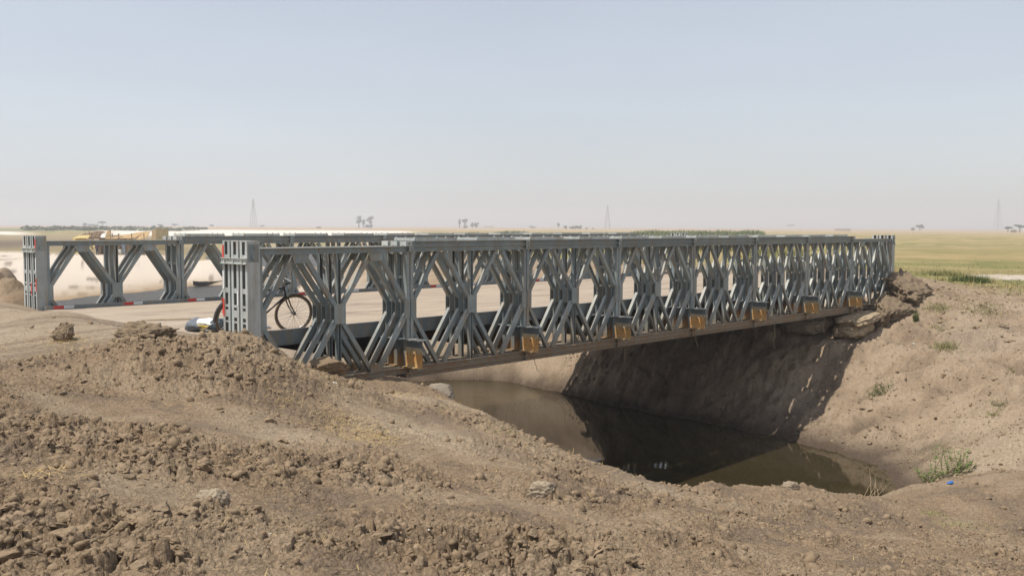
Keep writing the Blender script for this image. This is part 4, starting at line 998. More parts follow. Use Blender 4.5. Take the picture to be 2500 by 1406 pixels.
# things caught on the truss: trailing roots on the bottom chord
for k, (x, y, l) in enumerate(((6.25, -.02, .32), (9.3, -.05, .42), (12.2, -.04, .36), (16.4, .02, .75), (18.7, .03, .55), (19.4, -.02, .6))):
    r = random.Random(k); pts = [(x, y, -.02)]
    for i in range(6): p = pts[-1]; pts.append((p[0]+r.uniform(-.06, .07), p[1]+r.uniform(-.03, .03), p[2]-l/6))
    o = MB().tube(pts, .006, 5).build('trailing_root', M['bamboo'], smooth=True)
    tag(o, ['thin root hanging under the second transom', 'thin root hanging under the third transom', 'thin root hanging under the fourth transom', 'long pale root trailing from the bottom chord over the shadow', 'root trailing beside the sixth transom', 'pale root nearest the far sandbags'][k], 'root')

# ------------------------------------------------------------------ straw, grass, weeds
def blade_mat(name, c, var=.35, trans=.25):
    m, n, b = newmat(name); g_ = N(n, 'ShaderNodeNewGeometry'); t = noise_node(n, 3, 3, .6, vec=g_.outputs['Position'])
    r = ramp(n, t.outputs['Fac'], [(.25, tuple(q*(1-var) for q in c)), (.75, tuple(q*(1+var) for q in c))])
    n.links.new(r.outputs[0], b.inputs['Base Color']); b.inputs['Roughness'].default_value = .8; b.inputs['Specular IOR Level'].default_value = .2
    return m
M['straw'] = blade_mat('dry_straw', (.46, .33, .14)); M['green'] = blade_mat('green_grass', (.085, .115, .03)); M['olive'] = blade_mat('olive_grass', (.21, .20, .075)); M['tan'] = blade_mat('tan_grass', (.36, .275, .125)); M['reed'] = blade_mat('reed_green', (.12, .15, .045))
M['olivedark'] = blade_mat('dull_shrub', (.17, .175, .095)); M['leaf'] = blade_mat('weed_leaf', (.11, .16, .04)); M['treeleaf'] = blade_mat('far_tree_leaf', (.05, .07, .03)); M['bark'] = simple('grey_bark', (.14, .11, .085), .9)
def blades(name, x, y, z, L_, lean, wid, mat, az=None, curve=.4):
    """many tapering blades: arrays of base points, lengths, lean (0 up .. 1 flat)"""
    n = len(x); a_ = rs.rand(n)*6.283 if az is None else az; dx, dy = np.cos(a_), np.sin(a_); px_, py_ = -dy, dx
    th_ = lean*1.571; V = np.zeros((n, 5, 3))
    for i, (t, w_) in enumerate(((0, 1), (.55, .75), (1, 0))):
        tt = th_*(1-curve*(1-t)); h = L_*t*np.cos(tt); d = L_*t*np.sin(tt)
        cx, cy, cz = x+dx*d, y+dy*d, z+h
        if i < 2:
            V[:, 2*i] = np.stack([cx-px_*wid*w_/2, cy-py_*wid*w_/2, cz], -1); V[:, 2*i+1] = np.stack([cx+px_*wid*w_/2, cy+py_*wid*w_/2, cz], -1)
        else: V[:, 4] = np.stack([cx, cy, cz], -1)
    F = np.array([(0, 1, 3), (0, 3, 2), (2, 3, 4)])
    me = bpy.data.meshes.new(name); me.vertices.add(n*5); me.vertices.foreach_set('co', V.ravel().astype(np.float32)); nf = n*3
    me.loops.add(nf*3); me.polygons.add(nf); me.loops.foreach_set('vertex_index', (F[None]+(np.arange(n)*5)[:, None, None]).ravel().astype(np.int32))
    me.polygons.foreach_set('loop_start', np.arange(0, nf*3, 3, dtype=np.int32)); me.materials.append(mat); me.update(calc_edges=True); return me
def gauss_pts(c, r, n):
    return c[0]+rs.randn(n)*r, c[1]+rs.randn(n)*r
sx_, sy_, sl_, sw_ = [], [], [], []
for u, v, rpx, n in ((850, 1035, 60, 220), (925, 1060, 60, 260), (830, 1018, 40, 120), (890, 1068, 50, 120), (205, 868, 45, 260), (250, 852, 60, 200), (165, 835, 25, 160), (60, 850, 60, 120), (790, 930, 50, 160), (840, 925, 40, 100), (690, 985, 30, 120), (100, 1185, 45, 60), (160, 830, 16, 120),
                     (2230, 705, 30, 260), (2190, 690, 26, 160), (2280, 715, 40, 260), (2370, 735, 30, 220), (2210, 760, 40, 120), (2420, 715, 40, 120), (990, 975, 40, 80), (1100, 1000, 60, 90), (620, 1150, 60, 40), (400, 990, 80, 40), (1500, 1160, 30, 20), (1250, 930, 50, 40), (150, 800, 60, 60)):
    q = hit(u, v); r = rpx*np.linalg.norm(q-CAM)/FPX*.9
    x, y = gauss_pts(q, r, n); sx_.append(x); sy_.append(y); sl_.append(rs.uniform(.04, .17, n)); sw_.append(np.full(n, .0045*max(1, np.linalg.norm(q-CAM)/12)))
x = np.concatenate(sx_); y = np.concatenate(sy_)
ra = np.sqrt(rs.rand(1800))*16+3.5; aa = YAW+np.radians(rs.uniform(-30, 30, 1800))
x2, y2 = CAM[0]+ra*np.sin(aa), CAM[1]+ra*np.cos(aa); ok2 = base_z(x2, y2) > WATER+.2; ok2 &= ~((y2 > -.3) & (x2 > -.8)); x2, y2 = x2[ok2], y2[ok2]
x = np.concatenate([x, x2]); y = np.concatenate([y, y2]); sl_.append(rs.uniform(.04, .14, len(x2))); sw_.append(np.full(len(x2), .004))
o = obj('straw', blades('straw', x, y, ground_z(x, y)+.012, np.concatenate(sl_), np.clip(1.02-np.abs(rs.randn(len(x)))*.13, .3, 1.02), np.concatenate(sw_), M['straw'], curve=.05)); tag(o, 'dry yellow straw scattered over the bank in loose wisps', 'straw', kind='stuff')

def tuft(u, v, wpx, hpx, n, mat, label, cat='grass', name='grass_tuft', lean=(.3, .95), wid=.012):
    q = hit(u, v); d = np.linalg.norm(q-CAM)/FPX; r = wpx*d*.26; n = int(n*2.2); hpx = hpx*.62
    x, y = gauss_pts(q, r, n); o = obj(name, blades(name, x, y, ground_z(x, y)-.01, rs.uniform(.5, 1.1, n)*hpx*d, rs.uniform(*lean, n), max(wid*.8, .7*d), mat)); tag(o, label, cat, kind='stuff'); return o
tuft(2145, 955, 60, 18, 260, M['green'], 'low bright green grass patch midway up the far bank')
tuft(2305, 850, 60, 30, 200, M['olive'], 'olive grass tuft below the sandbag on the far bank')
tuft(2290, 800, 60, 18, 110, M['olive'], 'thin olive grass on the upper far bank slope')
tuft(2440, 985, 36, 18, 90, M['green'], 'small green tuft near the pale dusty patch')
tuft(2425, 1012, 30, 16, 70, M['olive'], 'small olive tuft just below the pale dusty patch')
tuft(2340, 1285, 110, 12, 200, M['olive'], 'flat olive ground plant spreading on the lower bank')
tuft(2280, 1255, 70, 12, 90, M['olive'], 'sparse creeping weed just past the pool end')
tuft(2400, 760, 90, 22, 240, M['olive'], 'olive grass strip along the top of the far bank')
tuft(2290, 755, 70, 22, 200, M['olive'], 'olive weeds behind the wrapped sandbag')
tuft(2235, 785, 12, 40, 60, M['green'], 'narrow upright weed beside the sandbags', lean=(0, .3))
tuft(2470, 905, 30, 14, 60, M['olive'], 'small tuft at the upper edge of the dusty patch')
tuft(1180, 1000, 120, 10, 160, M['olive'], 'thin grey-green weeds on the trodden lip below the bridge')
tuft(1240, 1060, 120, 10, 160, M['olive'], 'thin grey-green weeds further down the trodden lip')
tuft(1650, 1196, 80, 10, 130, M['olive'], 'short grass fringe on the lip of the near bank')
tuft(2370, 690, 70, 34, 900, M['green'], 'dense green grass clump behind the far bridge end', lean=(.15, .85), wid=.008)
tuft(2300, 672, 80, 24, 700, M['olive'], 'lower green grass clump nearest the far bridge end', lean=(.15, .85), wid=.008)
tuft(2372, 705, 60, 110, 7, M['tan'], 'tall dry reed stalks on the crest of the far bank', lean=(.0, .3), wid=.014)
tuft(2195, 672, 40, 40, 40, M['tan'], 'dry brown weeds on top of the dark earth block', lean=(.0, .5))
# sparse dry weeds all over the far bank
nw = 9000; xw = rs.uniform(12.5, 34, nw); yw = rs.uniform(-14, -.3, nw); zw = base_z(xw, yw)
kw = (zw > WATER+.25) & (fbm(xw/1.6, yw/1.6, 3, 401)+.35*sstep(-2.6, .3, zw) > .42)
o = obj('bank_weeds', blades('bank_weeds', xw[kw], yw[kw], ground_z(xw[kw], yw[kw])-.01, rs.uniform(.03, .13, kw.sum()), rs.uniform(.3, 1, kw.sum()), np.full(kw.sum(), .014), M['olive'])); tag(o, 'sparse dry weeds scattered over the far bank slope', 'weeds', kind='stuff')
# leafy weed by the pool
def weed(u, v, wpx, hpx, label, seed, nst=26):
    r = random.Random(seed); q = hit(u, v); d = np.linalg.norm(q-CAM)/FPX; root = empty('leafy_weed', q); tag(root, label, 'weed'); ms = MB(); ml = MB()
    for k in range(nst):
        bx, by = r.gauss(0, .22)*wpx*d, r.gauss(0, .15)*wpx*d; h = hpx*d*r.uniform(.5, 1.05); tx, ty = r.gauss(0, .12), r.gauss(0, .12)
        p0 = np.array((bx, by, -.02)); p1 = np.array((bx+tx, by+ty, h)); ms.tube([p0, (p0+p1)/2+(r.gauss(0, .02), r.gauss(0, .02), 0), p1], [.006, .005, .003], 5)
        for j in range(11):
            t = .2+.8*j/10; c = p0+(p1-p0)*t; a_ = r.uniform(0, 6.28); L_ = r.uniform(.07, .14); dd_ = np.array((math.cos(a_), math.sin(a_), r.uniform(-.4, .35))); sd = np.cross(dd_, (0, 0, 1)); sd /= np.linalg.norm(sd); w_ = L_*.16
            ml.add([c, c+dd_*L_*.5+sd*w_+(0, 0, .008), c+dd_*L_, c+dd_*L_*.5-sd*w_+(0, 0, .008)], [(0, 1, 2), (0, 2, 3)])
    ms.build('stems', M['olive'], root); ml.build('leaves', M['leaf'], root)
weed(2318, 1165, 105, 66, 'bushy green leafy weed at the edge of the pool', 1)
weed(2265, 1175, 50, 30, 'low green weed beside the bushy one at the pool edge', 2, 12)
# bare twigs at the water's end
for k, (u, v) in enumerate(((2150, 1195), (2130, 1205))):
    q = at(u, v, -3.0); r = random.Random(k); m = MB()
    for i in range(5):
        p = q+(r.uniform(-.2, .2), r.uniform(-.2, .2), -.1); e = p+(r.uniform(-.25, .25), r.uniform(-.25, .25), r.uniform(.25, .5)); m.tube([p, (p+e)/2+(.03, 0, .02), e], [.008, .006, .003], 5)
    o = m.build('bare_twigs', M['bamboo']); tag(o, ['bare pale twigs standing at the end of the pool', 'second spray of bare twigs lower at the pool end'][k], 'twigs')

# grass of the field to the right and beyond
n = 34000
rr2 = 30*np.exp(rs.rand(n)*math.log(75/30)); aa2 = YAW+np.radians(rs.uniform(-3, 33, n))
x, y = CAM[0]+rr2*np.sin(aa2), CAM[1]+rr2*np.cos(aa2)
k = (x-.35*np.clip(y, 0, None) > 27+2*rs.rand(n)) & (sdist(x, y, RIVER) > 3) & ~((y > -.2) & (y < 9.5) & (x < 29))
k &= (fbm(x/7, y/7, 3, 301) > -.35) & (rs.rand(n) < sstep(75, 38, rr2)+.05)
x, y, r2 = x[k], y[k], rr2[k]; gsel = fbm(x/18, y/18, 4, 223)+.25*np.exp(-((r2-75)/40)**2)-.12 > .2
for nm, kk, mt_, lab in (('field_grass', ~gsel, M['tan'], 'dry tan grass of the open plain beyond the far bridge end'), ('green_grass', gsel, M['olive'], 'green flush of grass on the open plain beyond the far bridge end')):
    o = obj(nm, blades(nm, x[kk], y[kk], base_z(x[kk], y[kk])-.02, rs.uniform(.05, .14, kk.sum())*(1+1.3*sstep(46, 34, r2[kk])), rs.uniform(.3, .95, kk.sum()), np.maximum(.014, .0006*r2[kk]), mt_)); tag(o, lab, 'grass', kind='stuff')
def reeds(name, cells, n, hm, mat, label, cat='reeds', wid=.05, spread=1.0):
    """cells: (u, distance, width px) strips"""
    X, Y, H, Wd = [], [], [], []
    for u, dist, wpx in cells:
        d = ray(u, 555); d = d/np.hypot(d[0], d[1]); k_ = n//len(cells)
        off = (rs.rand(k_)-.5)*wpx*dist/FPX; dep = rs.randn(k_)*spread*2.0
        X.append(CAM[0]+d[0]*(dist+dep)+_rt[0]*off); Y.append(CAM[1]+d[1]*(dist+dep)+_rt[1]*off)
        H.append(hm*rs.uniform(.55, 1.1, k_)*(1-.55*np.abs(off/(wpx*dist/FPX))**2*2)); Wd.append(np.full(k_, max(wid, .0009*dist)))
    x = np.concatenate(X); y = np.concatenate(Y); o = obj(name, blades(name, x, y, base_z(x, y)-.1, np.concatenate(H), rs.uniform(0, .7, len(x)), np.concatenate(Wd), mat)); tag(o, label, cat, kind='stuff'); return o
reeds('reeds', [(1020, 225, 60), (1060, 222, 80), (1110, 218, 80), (1150, 225, 70)], 3600, 2.9, M['reed'], 'dark green reed bank rising behind the middle of the far truss', spread=3)
reeds('reeds', [(1590, 270, 110), (1680, 275, 120), (1760, 270, 120), (1830, 275, 70)], 4200, 2.1, M['reed'], 'long green reed bed behind the far ends of the trusses', spread=4)
reeds('reeds', [(1250, 300, 80)], 900, 1.6, M['reed'], 'bright green reed patch between the two long reed beds', spread=3)
reeds('reeds', [(1150, 106, 60), (1125, 108, 30)], 700, 2.6, M['olive'], 'yellow-green reed clump at the water seen through the trusses', spread=.8)
reeds('reeds', [(1700, 90, 200), (1900, 70, 160)], 1600, 1.0, M['olive'], 'ragged grass seen through the far part of the near truss', spread=3)
def leaf_mass(name, cells, mat, label, cat='shrubs', per=70):
    """cells: (u, distance, width px, height m) - low rounded crowns of small leaf faces"""
    m = MB(); r = random.Random(len(cells))
    for u, dist, wpx, hm in cells:
        d = ray(u, 555); d = d/np.hypot(d[0], d[1]); x, y = CAM[0]+d[0]*dist, CAM[1]+d[1]*dist; z = base_z(np.array([x]), np.array([y]))[0]; rw = wpx*dist/FPX/2
        for _ in range(per):
            v = np.array((r.gauss(0, 1), r.gauss(0, 1), abs(r.gauss(0, 1)))); v = v/np.linalg.norm(v)*r.random()**.4
            p = np.array((x, y, z))+v*(rw, rw, hm); a1 = np.array((r.gauss(0, 1), r.gauss(0, 1), r.gauss(0, 1))); a1 /= np.linalg.norm(a1); b1 = np.cross(a1, (r.gauss(0, 1), r.gauss(0, 1), r.gauss(0, 1))); b1 /= np.linalg.norm(b1)+1e-9
            L_ = r.uniform(.5, 1.2)*dist*.0016; m.add([p-a1*L_, p+b1*L_*.7, p+a1*L_, p-b1*L_*.7], [(0, 1, 2, 3)])
    o = m.build(name, mat); tag(o, label, cat, kind='stuff'); return o
rb_ = random.Random(5)
leaf_mass('shrub_belt', [(rb_.uniform(60, 480), rb_.uniform(430, 640), rb_.uniform(12, 34), rb_.uniform(.6, 1.8)) for _ in range(70)], M['olivedark'], 'low grey-green shrub belt on the plain above the leftmost truss')

# ------------------------------------------------------------------ huts, people, boats beyond the road
HR = np.array((_rt[0], _rt[1], 0)); HR /= np.linalg.norm(HR); HF = np.array((_fw[0], _fw[1], 0)); HF /= np.linalg.norm(HF)
HANG = math.atan2(HR[1], HR[0])
def mat_reed(name, c):
    m, n, b = newmat(name); cc = N(n, 'ShaderNodeTexCoord'); mp = N(n, 'ShaderNodeMapping'); mp.inputs['Scale'].default_value = (14, 14, 1.2); n.links.new(cc.outputs['Object'], mp.inputs['Vector'])
    t = noise_node(n, 1.0, 4, .6, vec=mp.outputs[0]); r = ramp(n, t.outputs['Fac'], [(.3, tuple(q*.55 for q in c)), (.7, tuple(q*1.25 for q in c))])
    n.links.new(r.outputs[0], b.inputs['Base Color']); b.inputs['Roughness'].default_value = .85; return m
M['mat1'] = mat_reed('yellow_reed_mat', (.55, .42, .17)); M['mat2'] = mat_reed('tan_reed_mat', (.46, .31, .15)); M['mat3'] = mat_reed('brown_thatch', (.16, .10, .055))
M['dark'] = simple('dark_cloth', (.035, .03, .04), .9, var=.4); M['skin'] = simple('brown_skin', (.07, .04, .026), .6); M['bluecloth'] = simple('pale_blue_cloth', (.25, .33, .40), .8); M['wood'] = simple('pole_wood', (.2, .14, .085), .9)
def slab(m, pts, th=.05, nrm=(0, 1, 0), sub=10):
    """quad a,b,c,d made of upright strips with uneven ends, as a bundle of reeds"""
    a_, b_, c, d = (np.array(p, float) for p in pts); n_ = np.array(nrm, float); r = random.Random(len(m.v)+3)
    for i in range(sub):
        t0, t1 = i/sub, (i+1)/sub-.01; e0, e1 = r.uniform(-.04, .04), r.uniform(-.06, .06); o = n_*r.uniform(-.02, .02)
        q = [a_+(b_-a_)*t0, a_+(b_-a_)*t1, d+(c-d)*t1, d+(c-d)*t0]; up = (d-a_); up = up/np.linalg.norm(up)
        q = [q[0]+up*e0+o, q[1]+up*e0+o, q[2]+up*e1+o, q[3]+up*e1+o]
        m.add(q+[p+n_*th for p in q], [(0, 1, 2, 3), (7, 6, 5, 4), (0, 4, 5, 1), (1, 5, 6, 2), (2, 6, 7, 3), (3, 7, 4, 0)])
sp = hit(262, 622); SC = np.linalg.norm(sp-CAM)/FPX
def P(u, v, dep=0.0): return ((u-262)*SC, dep, (622-v)*SC)
sh = empty('reed_shelter', sp, HANG); tag(sh, 'ramshackle reed-mat shelter with sagging roofs on the white sand across the water', 'shelter')
m = MB(); slab(m, (P(182, 617, -.4), P(227, 625, -.6), P(240, 592, .3), P(184, 584, .3)), nrm=(0, .9, .3), sub=9); m.build('mat_wall', M['mat1'], sh)
m = MB(); slab(m, (P(186, 586, -.3), P(222, 586, -.3), P(222, 576, 1.5), P(192, 578, 1.5)), nrm=(0, 0, 1), sub=8); m.build('roof_mat', M['mat1'], sh)
m = MB(); slab(m, (P(193, 583, .6), P(220, 583, .6), P(221, 573, 1.6), P(195, 577, 1.6)), nrm=(0, 0, 1), th=.08, sub=7); m.build('roof_mat', M['mat3'], sh)
m = MB(); slab(m, (P(219, 586, .2), P(246, 586, .2), P(246, 572, 1.4), P(224, 571, 1.4)), nrm=(0, 0, 1), th=.08, sub=9); m.build('roof_mat', M['mat3'], sh)
m = MB(); slab(m, (P(262, 587, -.2), P(326, 586, -.2), P(336, 571, 2.0), P(286, 578, 2.0)), nrm=(0, 0, 1), th=.07, sub=10); m.build('roof_mat', M['mat2'], sh)
m = MB(); slab(m, (P(325, 588, -.1), P(347, 588, .1), P(346, 572, 1.8), P(334, 571, 1.8)), nrm=(0, .3, 1), th=.08, sub=6); m.build('roof_mat', M['mat2'], sh)
m = MB(); slab(m, (P(288, 624, 1.9), P(332, 624, 1.9), P(332, 587, 1.9), P(288, 587, 1.9)), sub=10); m.build('mat_wall', M['mat2'], sh)
m = MB(); slab(m, (P(228, 623, 1.8), P(290, 623, 1.8), P(290, 586, 1.8), P(228, 586, 1.8)), sub=12); m.build('mat_wall', M['mat3'], sh)
m = MB(); slab(m, (P(252, 586, .6), P(264, 586, .6), P(262, 567, .9), P(255, 570, .9)), nrm=(0, 1, 0), th=.2, sub=5); m.build('thatch_bundle', M['mat2'], sh)
for u, dep in ((229, -.2), (247, -.1), (262, 1.4), (290, -.2), (318, -.1), (345, 0), (200, 1.5), (330, 1.8)):
    MB().tube([P(u, 624, dep), P(u+.8, 600, dep), P(u, 574, dep)], .05, 6).build('post', M['wood'], sh)
for u0, v0, u1, v1 in ((268, 584, 290, 576), (240, 572, 226, 592), (270, 578, 296, 582), (221, 566, 222, 584)):
    MB().tube([P(u0, v0, .1), P(u1, v1, .3)], .035, 5).build('roof_pole', M['wood'], sh)
wp = MB(); wp.add([P(247, 584, -.1), P(259, 583, -.1), P(258, 576, .3), P(249, 577, .3), P(253, 574, .2)], [(0, 1, 2, 4, 3)]); wp = wp.build('white_sheet', M['whitebag']); wp.location = sp; wp.rotation_euler = (0, 0, HANG); wp.modifiers.new('t', 'SOLIDIFY').thickness = .05
tag(wp, 'white sheet lying over the middle of the shelter roof', 'sheet')
# upright mat screen
s2 = hit(391, 611); SC2 = np.linalg.norm(s2-CAM)/FPX; scr = empty('mat_screen', s2, HANG); tag(scr, 'tall upright yellow reed screen standing alone on the sand', 'screen')
def P2(u, v, dep=0.0): return ((u-391)*SC2, dep, (611-v)*SC2)
m = MB(); slab(m, (P2(368, 611, .1), P2(385, 611, -.5), P2(385, 562, -.5), P2(373, 567, .1)), sub=6); m.build('mat_wall', M['mat2'], scr)
m = MB(); slab(m, (P2(385, 612, -.5), P2(410, 610, .2), P2(410, 562, .2), P2(385, 561, -.5)), sub=9); m.build('mat_wall', M['mat1'], scr)
for u in (372, 386, 409): MB().tube([P2(u, 611, .2), P2(u, 559, .2)], .035, 5).build('post', M['wood'], scr)

def figure(name, pts, edges, radii, mat_fn):
    """one continuous body from a skeleton (skin + subdivision), baked to a mesh"""
    me = bpy.data.meshes.new(name); me.from_pydata(pts, edges, []); o = bpy.data.objects.new(name, me); scene.collection.objects.link(o)
    md = o.modifiers.new('skin', 'SKIN'); md.use_smooth_shade = True
    for i, r in enumerate(radii): me.skin_vertices[0].data[i].radius = (r, r); 
    me.skin_vertices[0].data[0].use_root = True
    o.modifiers.new('sub', 'SUBSURF').levels = 1
    dg = bpy.context.evaluated_depsgraph_get(); m2 = bpy.data.meshes.new_from_object(o.evaluated_get(dg)); bpy.data.objects.remove(o)
    for mt in mat_fn[0]: m2.materials.append(mt)
    m2.polygons.foreach_set('material_index', [mat_fn[1](p.center) for p in m2.polygons]); m2.update(); return m2
def person(u, v, label, top, legs, bend=0.0, h=1.7):
    q = hit(u, v); q[2] = base_z(np.array([q[0]]), np.array([q[1]]))[0]; k = h/1.7
    pts = [(0, 0, .92), (0, 0, 1.15), (0, 0, 1.38), (0, 0, 1.48), (0, 0, 1.60), (0, -.01, 1.68), (.09, 0, .88), (.10, -.02, .48), (.11, .03, .08), (.11, -.10, .03), (-.09, 0, .88), (-.12, .02, .48), (-.13, .05, .08), (-.13, -.08, .03),
           (.19, 0, 1.36), (.24, -.02, 1.10), (.22, -.14, .90), (.21, -.20, .82), (-.19, 0, 1.36), (-.25, -.02, 1.10), (-.22, -.10, .88), (-.21, -.14, .79)]
    pts = [(p[0]*k, (p[1]-bend*max(0, p[2]-.9))*k, p[2]*k) for p in pts]
    ed = [(0, 1), (1, 2), (2, 3), (3, 4), (4, 5), (0, 6), (6, 7), (7, 8), (8, 9), (0, 10), (10, 11), (11, 12), (12, 13), (2, 14), (14, 15), (15, 16), (16, 17), (2, 18), (18, 19), (19, 20), (20, 21)]
    ra_ = [.14, .14, .15, .06, .095, .08, .10, .07, .05, .045, .10, .07, .05, .045, .07, .05, .04, .035, .07, .05, .04, .035]
    def sel(c):
        if c.z > 1.46*k: return 2
        if abs(c.x) > .20*k and c.z < 1.15*k and c.z > .7*k: return 2
        if c.z < .09*k: return 2
        return 0 if c.z > .93*k else 1
    me = figure('person', pts, ed, ra_, ([top, legs, M['skin']], sel)); o = obj('person', me, None, q, (0, 0, HANG+rnd.uniform(-.6, .6))); tag(o, label, 'person'); return o
person(284, 624, 'person in dark clothes standing in front of the reed shelter', M['dark'], M['dark'])
person(303, 623, 'person in pale blue clothes at the right side of the shelter front', M['bluecloth'], M['bluecloth'], .25, 1.5)
person(238, 623, 'person in dark purple wrap in the shade of the shelter', simple('purple_wrap', (.07, .03, .07), .9), M['dark'], .1, 1.45)
rc_ = drape('hanging_cloth', (0, 0, .0), (.36, 0, 0), .62, M['red'], 2.0); rc_.location = sp+HR*((270-262)*SC)-HF*.3+np.array((0, 0, (622-600)*SC)); rc_.rotation_euler = (0, 0, HANG); tag(rc_, 'bright red cloth hanging at the front of the reed shelter', 'cloth')
cn = MB(); cn.tube([(0, 0, 0), (0, 0, .02), (0, 0, .36), (0, 0, .44), (0, 0, .46)], [.13, .15, .17, .17, .155], 14); cn = cn.build('white_bucket', M['whitebag'], smooth=True); cn.location = sp+HR*(32*SC)-HF*.4+np.array((0, 0, .12)); tag(cn, 'white bucket standing beside the pale blue figure at the shelter', 'bucket')
# dugout canoes along the water
def canoe(p, q, label):
    p, q = np.array(p, float), np.array(q, float); d = q-p; L_ = np.linalg.norm(d); a_ = d/L_; s = np.cross(a_, (0, 0, 1)); m = MB(); n_ = 14; prof = [(-1, .30), (-.85, .02), (0, -.12), (.85, .02), (1, .30), (.82, .30), (.66, .10), (0, .0), (-.66, .10), (-.82, .30)]; k = len(prof); v = []; f = []
    for i in range(n_+1):
        t = i/n_; w_ = .38*max(.10, math.sin(math.pi*t)**.5); lift = .16*abs(2*t-1)**3
        for x, z in prof: v.append(p+d*t+s*x*w_+np.array((0, 0, z+lift)))
    for i in range(n_):
        for j in range(k): f.append((i*k+j, i*k+(j+1) % k, (i+1)*k+(j+1) % k, (i+1)*k+j))
    f += [tuple(range(k-1, -1, -1)), tuple(range(n_*k, (n_+1)*k))]
    m.add(v, f); o = m.build('dugout_canoe', M['dark2'], smooth=False); tag(o, label, 'canoe'); return o
M['dark2'] = simple('dark_wet_wood', (.05, .038, .028), .7, var=.4)
a_ = at(472, 698, WATER+.05); b_ = at(566, 690, WATER+.05); canoe(a_, b_, 'dark dugout canoe drawn up along the white sand shore')
a_ = at(775, 677, WATER+.05); b_ = at(925, 678, WATER+.05); canoe(a_, b_, 'second dark canoe at the sand spit seen through the near truss')

# ------------------------------------------------------------------ far trees, pylons, huts on the plain
def far_pt(u, dist):
    d = ray(u, 555); d = d/np.hypot(d[0], d[1]); x, y = CAM[0]+d[0]*dist, CAM[1]+d[1]*dist
    return np.array((x, y, base_z(np.array([x]), np.array([y]))[0]))
def tree(u, dist, hpx, wpx, form, label, seed, group='far trees on the plain', name='tree'):
    r = random.Random(seed); q = far_pt(u, dist); s = dist/FPX; H, W_ = hpx*s, wpx*s; root = empty(name, q); tag(root, label, 'tree' if form != 'bush' else 'bush', group)
    tr_ = MB(); cr = MB(); stem = .0 if form == 'bush' else (.45 if form in ('umbrella', 'tall') else .22)
    lean = r.uniform(-.05, .05)*H
    tr_.tube([(0, 0, -.3), (lean*.3, 0, H*stem*.6), (lean, 0, H*.75)], [H*.05+.15, H*.04+.12, H*.02+.06], 6)
    cl = []
    for k in range(10 if form != 'bush' else 9):
        if form == 'umbrella': c = (r.uniform(-.42, .42)*W_, r.uniform(-.4, .4)*W_, H*r.uniform(.70, .92)); rad_ = (.2*W_, .12*H)
        elif form == 'tall': c = (lean+r.gauss(0, .2)*W_, r.gauss(0, .2)*W_, H*r.uniform(.48, .95)); rad_ = (.36*W_, .14*H)
        elif form == 'bush': c = (r.uniform(-.4, .4)*W_, r.uniform(-.3, .3)*W_, H*r.uniform(.2, .72)); rad_ = (.17*W_, .24*H)
        else: c = (r.gauss(0, .22)*W_, r.gauss(0, .22)*W_, H*r.uniform(.4, .85)); rad_ = (.26*W_, .17*H)
        cl.append((c, rad_))
        if form != 'bush': tr_.tube([(lean*.6, 0, H*stem*.9), (c[0]*.7+lean*.3, c[1]*.7, c[2]*.95)], [H*.014+.04, H*.006+.02], 5)
    ls = max(.5, .75*s*2.44)
    for c, (rw, rh) in cl:
        for _ in range(70):
            v = np.array((r.gauss(0, 1), r.gauss(0, 1), r.gauss(0, 1))); v = v/np.linalg.norm(v)*r.random()**.45; p = np.array(c)+v*(rw, rw, rh)
            a1 = np.array((r.gauss(0, 1), r.gauss(0, 1), r.gauss(0, 1))); a1 /= np.linalg.norm(a1); b1 = np.cross(a1, (r.gauss(0, 1), r.gauss(0, 1), r.gauss(0, 1))); b1 /= np.linalg.norm(b1)+1e-9
            L_ = ls*r.uniform(.5, 1.1); cr.add([p-a1*L_*.6, p+b1*L_*.45, p+a1*L_*.6, p-b1*L_*.45], [(0, 1, 2, 3)])
    tr_.build('trunk', M['bark'], root); cr.build('crown', M['treeleaf'], root)
